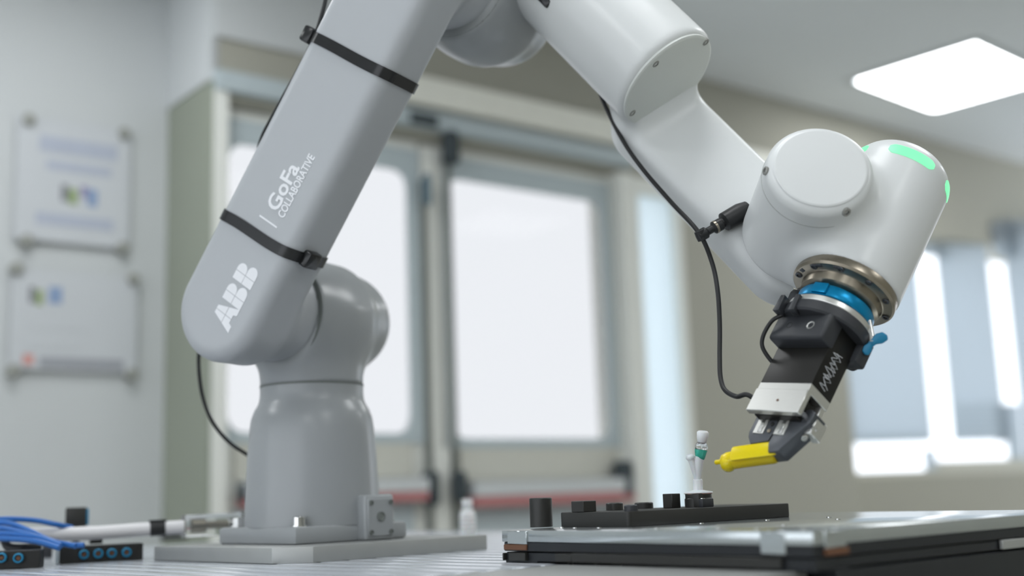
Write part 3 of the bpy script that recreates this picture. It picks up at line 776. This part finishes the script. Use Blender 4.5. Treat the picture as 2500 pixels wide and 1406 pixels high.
# adaptor bracket
BW, BD = .066, .034           # gripper body width (along ge), depth (along gb)
ad = lathe('adaptor_ring', FC + w6 * .0495, w6, [(.0, 0), (.0445, .0), (.0465, .002), (.0465, .0115), (.0445, .0135), (0, .0135)], M_plast, gr, n=72)
fb = FC - gb * (BD / 2) + w6 * .058
br = link_mesh('front_bracket', box_me(.070, .022, .032, frame(FC - gb * (BD / 2 + .006) + w6 * .0745 - ge * .0, ge, gb, w6), .004, 3), M_plast, gr)
for s in (-.030, -.010):
    link_mesh('bracket_horn', prism_me([(0, 0), (.008, 0), (.0065, .020), (.0012, .020)], .010, frame(FC - gb * .0485 + w6 * .066 + ge * s, ge, -w6, gb), .0006), M_plast, br)
lathe('round_emblem', FC - gb * (BD / 2 + .0168) + w6 * .0754 + ge * .0145, -gb, [(.0030, 0), (.0040, .0006), (.0046, .0006), (.0046, 0)], M_silver, br, n=24)
lathe('emblem_screw', FC - gb * (BD / 2 + .0168) + w6 * .0754 + ge * .0145, -gb, [(.0026, 0), (.0026, .0007), (.0011, .0008), (.0011, .0002), (0, .0002)], M_plast, br, n=12)
lathe('screw_hole', FC - gb * (BD / 2 + .0168) + w6 * .0745 - ge * .013, -gb, [(.0036, 0), (.0036, .0004), (.0028, .0004), (.0024, -.001), (0, -.001)], M_black, br, n=16)
link_mesh('rear_bracket', box_me(.070, .016, .030, frame(FC + gb * (BD / 2 + .006) + w6 * .068 + ge * .006, ge, gb, w6), .0025, 2), M_plast, gr)
# body
body = link_mesh('body', box_me(BW, BD, .082, frame(FC + w6 * .0935, ge, gb, w6), .0012, 2), M_anod, gr)
# white scribbled lettering up the right side of the body
random.seed(3); zz = []
for k in range(15):
    t = k / 14; sg = -1 if k % 2 else 1
    zz.append(FC + ge * (BW / 2 + .0002) + w6 * (.128 - .044 * t + .004 * random.random()) + gb * (-.003 + sg * .0058 + .003 * random.uniform(-1, 1)))
link_mesh('side_lettering', tube_me(catmull(zz, 3), .00035, 5), M_print, body)
zz = [FC + ge * (BW / 2 + .0002) + w6 * (.126 - .038 * k / 9) + gb * (.001 + (-1) ** k * .0045) for k in range(10)]
link_mesh('side_lettering', tube_me(zz, .0003, 5), M_print, body)
# silver head
hd = link_mesh('head', box_me(BW, BD, .010, frame(FC + w6 * .1385, ge, gb, w6), .0006, 1), M_silver, gr)
link_mesh('cover_plate', box_me(BW + .001, .007, .027, frame(FC + w6 * .1550 - gb * (BD / 2 - .0025), ge, gb, w6), .0008, 1), M_silver, hd)
link_mesh('rear_cover', box_me(BW - .002, .007, .026, frame(FC + w6 * .155 + gb * (BD / 2 - .0045), ge, gb, w6), .0008, 1), M_silver, hd)
link_mesh('head_core', box_me(BW - .012, BD - .012, .022, frame(FC + w6 * .158, ge, gb, w6), .0006, 1), M_anod, hd)
lathe('pin_hole', FC - gb * (BD / 2 + .0011) + w6 * .1555 + ge * .002, -gb, [(.0014, 0), (.0014, .0003), (.0009, .0003), (.0009, -.0005), (0, -.0005)], M_bronzepad, hd, n=12)
link_mesh('jaw_guide', box_me(BW - .008, .012, .006, frame(FC + w6 * .162 - gb * .007, ge, gb, w6), .0006, 1), M_steel, gr)
# jaws
JF, JD = -.002, .018      # front plane and thickness along gb
def jaw(sign):
    if sign < 0: pl_ = [(-.0320, .159), (-.0022, .159), (-.0012, .184), (-.0030, .1925), (-.0235, .1975), (-.0300, .1900), (-.0322, .1845)]
    else: pl_ = [(-.0008, .159), (.0330, .154), (.0394, .158), (.0380, .168), (.0276, .184), (.0157, .203), (.0041, .2053), (-.0008, .1948), (.0004, .184)]
    M = frame(FC + gb * JF, ge, w6, gb)
    j = link_mesh('jaw', prism_me(pl_, JD, M, .0006), M_dark, gr)
    c = -.0198 if sign < 0 else .0068
    ins = link_mesh('insert', box_me(.0132, .0012, .0215, frame(FC + w6 * .1745 + gb * (JF - .0003) + ge * c, ge, gb, w6), .0003, 1), M_silver, j)
    link_mesh('insert_ridge', box_me(.0045, .0016, .019, frame(FC + w6 * .1745 + gb * (JF - .0010) + ge * (c + .0012), ge, gb, w6), .0004, 1), M_steel, j)
    return j
jaw(-1); jr = jaw(1)
for (gv, wv) in ((.0365, .1715), (.0300, .1812)):
    lathe('jaw_bolt', FC + ge * (gv + .0012) + w6 * wv + gb * (JF + .008), nrm(ge + w6 * .55), [(.0034, -.003), (.0036, .0014), (.0024, .0018), (.002, .0004), (0, .0004)], M_steel, jr, n=16)
for k, wv in enumerate((.1655, .1735, .1815)):
    lathe('centre_pin', FC + w6 * wv + gb * (JF + .001) - ge * .0066, -gb, [(.0022, 0), (.0022, .0022), (.0012, .0026), (0, .0026)], M_bronze if k != 1 else M_black, gr, n=12)
link_mesh('slide_block', box_me(.010, .018, .020, frame(FC + w6 * .168 + ge * (BW / 2 + .001) + gb * .012, ge, gb, w6), .001, 1), M_silver, gr)
# loops of cable at the bracket
q0 = FC - ge * (BW / 2 + .001) - gb * .008
def gpt(x, y, back=0.): return onP(x, y, FC + w6 * .08 + gb * back, -tw_)
tube('cable_loop', [gpt(1912, 768), gpt(1885, 783), gpt(1864, 818), gpt(1862, 848), gpt(1884, 882), gpt(1900, 890)], .0022, M_black, gr, 10)
tube('cable_loop', [gpt(2086, 830, .02), gpt(2104, 850, .02), gpt(2102, 884, .02), gpt(2084, 900, .02), gpt(2066, 893, .02)], .0024, M_black, gr, 10)

# yellow cap held by the jaws
tipc = FC + w6 * .204 + gb * .012
pA = onP(1894, 1110, tipc, -tw_)
yb = onP(1745, 1129, tipc - tw_ * .02, -tw_); ya = nrm(yb - pA); LY = np.linalg.norm(yb - pA)
yc = thing('needle_cap', pA - Z3 * .01, 'translucent yellow plastic cap gripped between the jaws', 'cap')
r_ = .0086
lathe('sleeve', pA, ya, [(r_ * .80, -.001), (r_ * .97, .0), (r_, .002), (r_ * 1.02, .036), (r_ * 1.05, LY * .70), (r_ * 1.0, LY * .78), (r_ * .78, LY * .86), (r_ * .40, LY * .895), (r_ * .28, LY * .92), (r_ * .27, LY * .985), (r_ * .15, LY), (0, LY)], M_yellow, yc, n=40, sharp=50)
yx, yy, yz = basis(ya)
dn = nrm(-Z3 - ya * (-Z3 @ ya))
link_mesh('bulb', lathe_me([(0, -.0085), (.005, -.0068), (.0078, -.0035), (.0085, 0), (.0078, .0035), (.005, .0068), (0, .0085)], 28, frame(pA + ya * LY * .76 + dn * .004 - gb * .002, yx, yy, yz), False, 60), M_yellow, yc)
link_mesh('grip_tab', prism_me(rrect(-.004, .044, -.0086, .0086, .003), .0018, frame(pA + ya * -.003 - gb * .009, ya, np.cross(-gb, ya), -gb), .0005), M_yellow, yc)

# ================================================================== STRAPS AND CABLES ON THE ROBOT
def band(name, tpos, width, label, skew=0.):
    n = 96; rows = 5; G = np.zeros((rows, n, 3)); ctr = J2 - A * ((NA0 + NA1) / 2)
    for i in range(rows):
        for j in range(n):
            a = 2 * math.pi * j / n; d = UW * math.cos(a) * .075 + A * math.sin(a) * .05
            # superellipse start ring just outside the shell
            G[i, j] = ctr + UA * (tpos + (i / (rows - 1) - .5) * width + skew * math.cos(a)) + UW * math.copysign(abs(math.cos(a)) ** .45, math.cos(a)) * .068 + A * math.copysign(abs(math.sin(a)) ** .45, math.sin(a)) * .042
    f = sd_stadium(J2 - UA * .007, J3, HW, HW, -A, NA0, NA1, .018)
    o = patch(name, f, G, .0022, M_strap, None, True, .0018); tag(o, label, 'strap', 'black straps around the upper arm'); return o
def on_arm(x, y): return (onface(x, y) - FP) @ UA
t_lo = ((on_arm(560, 540) + on_arm(740, 640)) / 2); t_hi = ((on_arm(800, 112) + on_arm(970, 195)) / 2)
print('straps', t_lo, on_arm(560, 540), on_arm(740, 640), t_hi, on_arm(800, 112), on_arm(970, 195))
s_lo = band('cable_strap', t_lo, .0135, 'lower black strap around the upper arm above the block lettering', (on_arm(740, 640) - on_arm(560, 540)) / 2 * .9)
s_hi = band('cable_strap', t_hi, .0130, 'upper glossy black strap around the upper arm near the elbow', (on_arm(970, 195) - on_arm(800, 112)) / 2 * .9)
def buckle(strap, px, tp, label_):
    s = 1 if px == 'r' else -1
    p = J2 - A * (NA1 - (.030 if s > 0 else .012)) + UW * s * (HW + .003) + UA * tp
    me = box_me(.016, .024, .020, frame(p, UW, A, UA), .003, 2)
    o = link_mesh('buckle', me, M_strap, strap); return o
buckle(s_lo, 'r', t_lo + (on_arm(740, 640) - on_arm(560, 540)) / 2, '')
buckle(s_hi, 'l', t_hi - (on_arm(970, 195) - on_arm(800, 112)) / 2, '')
# cable along the upper arm: follows the back-left side of the shell
YA = lambda x, y, q: onP(x, y, J2 - A * q, A)
pts = [YA(800, -30, .150), YA(790, 20, .155), YA(772, 80, .16), YA(752, 125, .158), YA(722, 182, .152), YA(690, 240, .148), YA(660, 295, .142), YA(640, 335, .135), YA(632, 372, .12), YA(645, 430, .09), YA(630, 520, .085), YA(560, 700, .085), YA(500, 800, .085), YA(486, 860, .05), YA(487, 920, .04), YA(498, 980, .03), YA(522, 1035, .02), YA(560, 1080, 0.), YA(604, 1110, -.02), YA(650, 1140, -.06)]
o = tube('power_cable', pts, .0026, M_black, None, 10, 8); tag(o, 'thin black cable strapped along the robot upper arm and base', 'cable')
# strap end showing at the elbow
p = onY(1330, -2, 1.33); o = box('strap_end', p, (nrm(a4), nrm(np.cross(a4, A)), A), (.03, .012, .02), M_strap, None, .003); tag(o, 'black strap end between the elbow and the white forearm', 'strap')
# cable along the forearm down to the gripper
nq = V3(*(-FW))
def FP4(x, y, n, t=None): return onP(x, y, K + a5 * n, a5)
def CP(x, y, Y): return onY(x, y, Y)
hn = FC + w6 * .150 - ge * (BW / 2) + gb * .004
pts = [CP(1420, 40, 1.43), CP(1438, 125, 1.42), CP(1446, 170, 1.41), FP4(1464, 225, -.066), FP4(1490, 285, -.064), FP4(1528, 355, -.062), FP4(1575, 420, -.060), FP4(1640, 495, -.052), FP4(1706, 568, -.042), CP(1738, 640, 1.30), CP(1752, 710, 1.285), CP(1757, 790, 1.27), CP(1757, 870, 1.255), CP(1759, 920, 1.245), CP(1770, 952, 1.235), CP(1798, 968, 1.222), CP(1826, 964, hn[1] + .002), hn, hn + ge * .006]
o = tube('gripper_cable', pts, .0026, M_black, None, 10, 8); tag(o, 'thin black cable running from forearm down to the gripper head', 'cable')
pj = FP4(1712, 574, -.042); pk = FP4(1803, 522, -.044)
pg = thing('cable_plug', pj, 'black round plug on the side of the white wrist', 'plug')
pd = nrm(pk - pj); LL = np.linalg.norm(pk - pj)
lathe('plug_body', pj, pd, [(.006, -.004), (.0068, 0), (.0068, LL * .12), (.0045, LL * .16), (.0045, LL * .30), (.0072, LL * .34), (.0072, LL * .52), (.0060, LL * .54), (.0060, LL * .58), (.0108, LL * .62), (.0112, LL * 1.05), (.009, LL * 1.25), (0, LL * 1.25)], M_black, pg, n=24)
lathe('metal_ring', pj, pd, [(.0045, LL * .33), (.0076, LL * .35), (.0076, LL * .40), (.0045, LL * .42)], M_bronze, pg, n=24)
tie = lathe('cable_tie', pj, nrm(FP4(1706, 568, -.038) - CP(1738, 640, 1.30)), [(.0032, -.006), (.0062, -.0055), (.0066, 0), (.0062, .0055), (.0032, .006)], M_black, pg, n=16)

# ================================================================== TRAY AND FIXTURE
TZ = CAMZ - .037
Lc = V3(-.0194, 1.25, TZ); TW, TD = .50, .387
tr = thing('assembly_tray', V3(Lc[0], Lc[1], TT) + T1 * .2 - T2 * .2, 'black layered tray with a shiny steel top plate', 'tray')
def tp(u, v, z=0.): return V3(Lc[0], Lc[1], 0) + T1 * u - T2 * v + Z3 * (TZ + z)
FR = lambda u, v, z=0.: frame(tp(u, v, z), T1, -T2, Z3)
prism('top_plate', [(0, 0), (TW, 0), (TW, TD), (0, TD)], .0112, frame(tp(0, 0, -.0112), T1, -T2, Z3), M_tplate, tr, .0006)
def tbox(name, u0, u1, v0, v1, z0, z1, mt, parent=tr, bev=.0006):
    return link_mesh(name, box_me(u1 - u0, v1 - v0, z1 - z0, frame(tp((u0 + u1) / 2, (v0 + v1) / 2, (z0 + z1) / 2), T1, -T2, Z3), bev, 1), mt, parent)
# black frame bars, near-left face is v axis at u=0, near-right face is u axis at v=TD
for (z0, z1, ins) in ((-.0206, -.0114, .001), (-.0305, -.0216, .004)):
    tbox('frame_bar', ins, .03, .002, TD - .002, z0, z1, M_bfix2); tbox('frame_bar', TW - .03, TW - ins, .002, TD - .002, z0, z1, M_bfix2)
    tbox('frame_bar', .03, TW - .03, TD - .03, TD - ins, z0, z1, M_bfix2); tbox('frame_bar', .03, TW - .03, ins, .03, z0, z1, M_bfix2)
tbox('inner_core', .02, TW - .02, .02, TD - .02, -.030, -.0114, M_bfix2)
for (u0, u1, v0, v1) in ((.004, .05, .0, .05), (.004, .05, TD - .06, TD - .003), (TW - .06, TW - .004, TD - .06, TD - .003), (TW - .06, TW - .004, .0, .05)):
    tbox('foot', u0, u1, v0, v1, -.0320, -.0290, M_bfix2)
pdx = tp((.032 + TW - .005) / 2, (.14 + TD - .003) / 2, -TZ)
pdst = thing('pedestal', pdx, 'black floor pedestal under the overhanging side of the tray', 'pedestal')
tbox('cabinet', .032, TW - .005, .14, TD - .003, -(TZ - .06), -.0322, M_bfix2, pdst)
tbox('plinth', .052, TW - .025, .16, TD - .023, -TZ, -(TZ - .06), M_bfix, pdst)
def vpx(x): # v along the near-left edge for picture column x
    return min(np.arange(0, TD, .001), key=lambda v: abs(proj(tp(0, v))[0] - x))
def upx(x): return min(np.arange(0, TW, .001), key=lambda u: abs(proj(tp(u, TD))[0] - x))
for (x0, x1, zz_) in ((1240, 1286, -.0135), (1856, 1915, -.0185)):
    tbox('edge_tab', -.0012, .004, vpx(x0), vpx(x1), zz_, -.0005, M_tplate)
tbox('edge_tab', upx(2010), upx(2062), TD - .004, TD + .0012, -.0140, -.0005, M_tplate)
tbox('bronze_pad', -.0008, .004, vpx(1230), vpx(1284), -.0195, -.0138, M_bronzepad)
tbox('bronze_pad', upx(2012), upx(2068), TD - .004, TD + .0008, -.0200, -.0142, M_bronzepad)
for (x0, x1, z0, z1) in ((1200, 1228, -.030, -.0225), (1240, 1280, -.0300, -.0218), (1352, 1392, -.0300, -.0218), (1392, 1900, -.0300, -.0210)):
    tbox('spacer_block', -.0004, .01, vpx(x0), vpx(x1), z0, z1, M_bfix)
tbox('label_plate', upx(2440), upx(2440) + .06, TD - .003, TD + .0008, -.030, -.0215, M_plate)
scr5 = lathe_me([(.0028, 0), (.0028, .0007), (.0014, .0009), (.0014, .0004), (0, .0004)], 14); scr5.materials.append(M_steel)
for (x, y) in ((1372, 1288), (1404, 1289), (1463, 1289), (1603, 1291), (1712, 1278), (1755, 1292), (1849, 1291), (1872, 1270), (1914, 1283), (1962, 1293), (2024, 1263), (2046, 1268), (2045, 1285)):
    p = onZ(x, y, TZ); inst('screw', scr5, None, frame(p, T1, T2, Z3), tr)

# black fixture on the tray
Fn = V3(.1093, 1.219, TZ)
def fpnt(u, v, z=0.): return Fn + T1 * u + T2 * v + Z3 * z
fx = thing('fixture_block', Fn + T1 * .13 + T2 * .05, 'matte black fixture plate with knobs standing on the steel tray', 'fixture')
FL, FD, FH = .262, .104, .0155
prism('fixture_plate', rrect(0, FL, 0, FD, .004), FH, frame(Fn, T1, T2, Z3), M_bfix, fx, .0012)
def fz(x, v): # u on the fixture top for picture column x at inset v
    return min(np.arange(-.02, FL, .0005), key=lambda u: abs(proj(fpnt(u, v, FH))[0] - x))
def ftop(x, y): # z height at point for picture row
    pass
def zat(P, y):  # height above the fixture top at which column P reaches picture row y
    return min(np.arange(-.03, .09, .0003), key=lambda h: abs(proj(P + Z3 * h)[1] - y))
def pxw(P): return 1. / (F / ((P - CAM) @ FW))
def block(name, x0, x1, ytop, v, mt, rnd=False, dep=None):
    P = fpnt(fz((x0 + x1) / 2, v), v, FH); w = (x1 - x0) * pxw(P); h = zat(P, ytop)
    if rnd: return lathe(name, P, Z3, [(w / 2, 0), (w / 2, h - .001), (w / 2 - .001, h), (0, h)], mt, fx, n=32)
    d = dep or w * .7
    wv = w / (T1[0] + d / w * T2[0] * -1) if not dep else w
    return link_mesh(name, box_me(w * .74, w * .74, h, frame(P + Z3 * h / 2, T1, T2, Z3), .0006, 1), mt, fx)
block('knob_block', 1396, 1455, 1223, .075, M_bfix)
block('knob', 1480, 1522, 1227, .078, M_bfix, True)
block('knob', 1549, 1595, 1226, .088, M_bfix, True)
block('stop_pin', 1524, 1558, 1232, .008, M_plast, True)
block('square_post', 1620, 1662, 1205, .050, M_bfix)
# holder for the connector
HP = fpnt(fz(1707, .03), .03, FH)
hh = zat(HP, 1204)
hold = lathe('holder', HP, Z3, [(.0155, 0), (.0155, hh - .006), (.0145, hh - .005), (.0145, hh - .0012), (.0135, hh - .001), (.0, hh - .001)], M_bfix, fx, n=36)
box('holder_jaw', HP - T1 * .010 - T2 * .003 + Z3 * (hh * .5), (T1, T2, Z3), (.009, .020, hh), M_bfix, hold, .001)
box('holder_clip', HP - T1 * .006 - T2 * .016 + Z3 * .0045, (T1, T2, Z3), (.018, .006, .009), M_plast, hold, .0008)
inst('screw', scr5, None, frame(HP - T1 * .012 - T2 * .016 + Z3 * .009, T1, T2, Z3), hold)
# stand-alone post
pp = onZ(1303, 1287, TZ); pp = pp + T2 * -.004 + T1 * .008
ps_ = lathe('locating_post', pp, Z3, [(.0, 0), (.0125, 0), (.0125, .0305), (.0118, .0315), (0, .0315)], M_bfix, None, n=36); tag(ps_, 'black round post standing left of the fixture plate', 'post')

# Y connector standing in the holder
yc0 = HP + Z3 * (hh - .001)
yr = thing('y_connector', yc0, 'white plastic Y connector with teal luer standing in the fixture', 'connector')
sc_ = pxw(yc0)
def yp(x, y): return onP(x, y, yc0, FW)
lathe('base_disc', yc0, Z3, [(0, 0), (.0145, 0), (.0160, .0012), (.0155, .0026), (.0085, .0038), (.0050, .0048), (0, .0048)], M_whiteplastic, yr, n=40, sharp=50)
ax0 = yp(1704, 1199); ax1 = yp(1703, 1170); ax2 = yp(1705, 1112)
lathe('stem', ax0 - Z3 * .002, ax1 - ax0, [(.0053, 0), (.0053, .0145), (.0050, .0152), (.0, .0152)], M_whiteplastic, yr, n=28)
tube('body', [yp(1703, 1172), yp(1704, 1150), yp(1706, 1128), yp(1708, 1114)], [.0034, .0046, .0054, .0054], M_whiteplastic, yr, 20, 0)
tube('branch', [yp(1702, 1168), yp(1696, 1148), yp(1689, 1128), yp(1685, 1117)], [.0032, .0036, .0034, .0038], M_whiteplastic, yr, 20, 0)
tube('branch_rim', [yp(1686, 1119), yp(1684.5, 1115), yp(1683.5, 1110)], [.0048, .0050, .0036], M_whiteplastic, yr, 20, 0)
tube('luer', [yp(1708, 1121), yp(1709, 1118), yp(1711, 1100), yp(1712, 1096)], [.0046, .0054, .0070, .0070], M_teal, yr, 24, 0)
tube('clear_collar', [yp(1712, 1096), yp(1712.3, 1090), yp(1713, 1085), yp(1713.5, 1079)], [.0072, .0072, .0064, .0046], M_clear, yr, 24, 0)
tube('cap', [yp(1713.3, 1083), yp(1713.6, 1078), yp(1714.5, 1070), yp(1716, 1056), yp(1716.2, 1052)], [.0040, .0050, .0060, .0066, .0050], M_whiteplastic, yr, 24, 0)

# ================================================================== PNEUMATICS AT THE LEFT
def manifold(name, xl_, xr_, depth0, ports, label):
    c0 = onZ(xl_[0], xl_[1], TT); c1 = onZ(xr_[0], xr_[1], TT); d = nrm(V3(c1[0] - c0[0], c1[1] - c0[1], 0)); L = np.linalg.norm((c1 - c0)[:2]); b = V3(-d[1], d[0], 0)
    r = thing(name, (c0 + c1) / 2, label, 'manifold', 'pneumatic manifolds')
    Hm = .0215
    bd = link_mesh('manifold_body', box_me(L, .03, Hm, frame((c0 + c1) / 2 + b * .015 + Z3 * Hm / 2, d, b, Z3), .0008, 1), M_mani, r)
    link_mesh('end_plate', box_me(.003, .028, Hm - .001, frame(c0 - d * .0012 + b * .015 + Z3 * Hm / 2, d, b, Z3), .0005, 1), M_doorb, r)
    for (x, y) in ports:
        p = onP(x, y, c0, b); f_ = lathe('push_fitting', p, -b, [(.0032, .001), (.0058, 0), (.0062, .0015), (.0062, .005), (.0054, .0062), (.0040, .0062), (.0036, .0035), (.0036, .001)], M_bluepl, r, n=24)
        lathe('bore', p, -b, [(.0034, .0), (.0034, .0035), (.0022, .0042), (0, .0042)], M_bronzepad, f_, n=14)
    return r, c0, d, b, Hm
mf1, c0, d0, b0_, Hm = manifold('valve_manifold', (145, 1377), (349, 1366), 0, ((204, 1353), (239, 1351), (272, 1350), (308, 1348)), 'black manifold block with four blue fittings in a row')
mf2, c1, d1_, b1_2, _ = manifold('valve_manifold', (-60, 1393), (97, 1386), 0, ((5, 1361), (46, 1362)), 'black manifold block cut by the picture edge with blue fittings')
o = box('spacer', onZ(116, 1362, TT) + b0_ * .012 + Z3 * .009, (d0, b0_, Z3), (.014, .02, .018), M_plast, None, .001); tag(o, 'small dark spacer block between the two manifolds', 'block')
o = box('valve_cap', onZ(238, 1368, TT) + b0_ * .022 + Z3 * (Hm + .004), (d0, b0_, Z3), (.016, .014, .008), M_bfix, mf1, .0008)
# white hose, gland, clear coupling
YH = 1.66
def HPt(x, y, Y): return onY(x, y, Y)
hp = [HPt(-60, 1318, 1.60), HPt(40, 1306, 1.615), HPt(150, 1304, 1.63), HPt(250, 1300, 1.645), HPt(340, 1293, 1.66), HPt(400, 1289, 1.67), HPt(452, 1286, 1.675)]
hs = thing('white_hose', hp[3] - Z3 * .01, 'thick white hose leading to the clear coupling at the robot base', 'hose')
link_mesh('hose', tube_me(catmull(hp, 8), .0092, 20), M_hose, hs)
hd_ = nrm(hp[5] - hp[4])
gl = HPt(385, 1290, 1.667)
lathe('gland', gl, hd_, [(.009, -.010), (.0103, -.0095), (.0103, .0095), (.009, .010)], M_black, hs, n=24)
box('gland_tab', gl + Z3 * .0108, (hd_, np.cross(Z3, hd_), Z3), (.024, .010, .0022), M_black, hs, .0006)
cp0 = HPt(446, 1285, 1.676); cp1 = HPt(592, 1277, 1.72)
cpd = nrm(cp1 - cp0); cpl = np.linalg.norm(cp1 - cp0); cy = np.cross(Z3, cpd); cz = np.cross(cpd, cy)
cpl_ = thing('clear_coupling', cp0 - Z3 * .015, 'clear plastic coupling between white hose and robot base', 'coupling')
link_mesh('shell', box_me(cpl, .030, .031, frame((cp0 + cp1) / 2, cpd, cy, cz), .004, 3), M_clear, cpl_)
lathe('contact', cp0 + cpd * cpl * .12, cpd, [(.004, 0), (.009, .001), (.009, .02), (.005, .022), (.005, cpl * .7)], M_bronze, cpl_, n=20)
lathe('nut', cp0 + cpd * cpl * .72, cpd, [(.005, 0), (.0098, .001), (.0098, .014), (.005, .015)], M_steel, cpl_, n=6)
box('hose_rest', V3(*onZ(425, 1318, TT)[:2], TT + .006), (cpd, cy, Z3), (.05, .03, .012), M_plast, None, .001)
tag(bpy.data.objects['hose_rest'], 'low dark rest under the white hose near the coupling', 'block')
# black cube sensor on a post behind the hose
cbp = HPt(186, 1262, 1.74)
cu = thing('cube_sensor', V3(cbp[0], cbp[1], TT), 'small black cube sensor with a blue side standing behind the hose', 'sensor')
px_ = pxw(cbp)
box('housing', cbp, (nrm(V3(1, .35, 0)), nrm(V3(-.35, 1, 0)), Z3), (.029, .026, .0275), M_bfix, cu, .0022, 2)
box('blue_side', cbp + nrm(V3(1, .35, 0)) * .0152, (nrm(V3(1, .35, 0)), nrm(V3(-.35, 1, 0)), Z3), (.004, .024, .024), M_bluepl, cu, .0015, 2)
lathe('post', V3(cbp[0], cbp[1], TT), Z3, [(.009, 0), (.006, .002), (.006, cbp[2] - TT)], M_dark, cu, n=16)
# black clip that holds the hose at the left
k0 = HPt(25, 1320, 1.56)
ck = tube('hose_clip', [HPt(14, 1296, 1.585), HPt(12, 1318, 1.57), HPt(22, 1336, 1.56), HPt(60, 1338, 1.56), HPt(95, 1334, 1.575)], .0055, M_black, None, 12, 6); tag(ck, 'black curved clip under the white hose beside the manifold', 'clip')
# blue tubes
tubes = [([(-40, 1270, 1.60), (30, 1267, 1.60), (90, 1271, 1.61), (140, 1281, 1.62), (175, 1288, 1.64)], 'upper blue air tube arching towards the black cube sensor'),
         ([(-40, 1277, 1.585), (20, 1277, 1.58), (70, 1295, 1.565), (120, 1318, 1.55), (165, 1330, 1.535), (205, 1331, 1.535)], 'blue air tube curving down onto the manifold top'),
         ([(-40, 1290, 1.575), (10, 1290, 1.57), (60, 1301, 1.555), (120, 1320, 1.54), (185, 1333, 1.53)], 'brighter blue air tube in the middle of the bundle'),
         ([(-40, 1302, 1.56), (30, 1304, 1.55), (90, 1312, 1.54), (150, 1332, 1.525)], 'lowest but one blue air tube of the bundle'),
         ([(-40, 1313, 1.55), (30, 1316, 1.54), (90, 1322, 1.53), (145, 1338, 1.522)], 'lowest blue air tube ending at the manifold corner')]
for pts_, lb in tubes:
    o = tube('air_tube', [HPt(*p) for p in pts_], .0036, M_tube, None, 12, 8); tag(o, lb, 'tube', 'blue air tubes')
# small white bottle behind the table
bz = onY(1143, 1310, 2.2)
bt = thing('plastic_bottle', V3(bz[0], bz[1], bz[2]), 'small white graduated bottle standing behind the plate', 'bottle')

bh = .03
bz = onZ(1143, 1312, TT)
bt.location = Vector(bz)
lathe('bottle_body', bz, Z3, [(0, 0), (.0125, 0), (.0135, .0015), (.0135, .036), (.011, .043), (.0065, .047), (.0065, .05), (0, .05)], M_whiteplastic, bt, n=28)
lathe('bottle_cap', bz + Z3 * .049, Z3, [(0, 0), (.0088, 0), (.0088, .013), (.008, .014), (0, .014)], M_whiteplastic, bt, n=24)
for k in range(4):
    lathe('graduation', bz + Z3 * (.010 + .007 * k), Z3, [(.0132, 0), (.01365, .0003), (.01365, .0011), (.0132, .0014)], M_plate, bt, n=28)
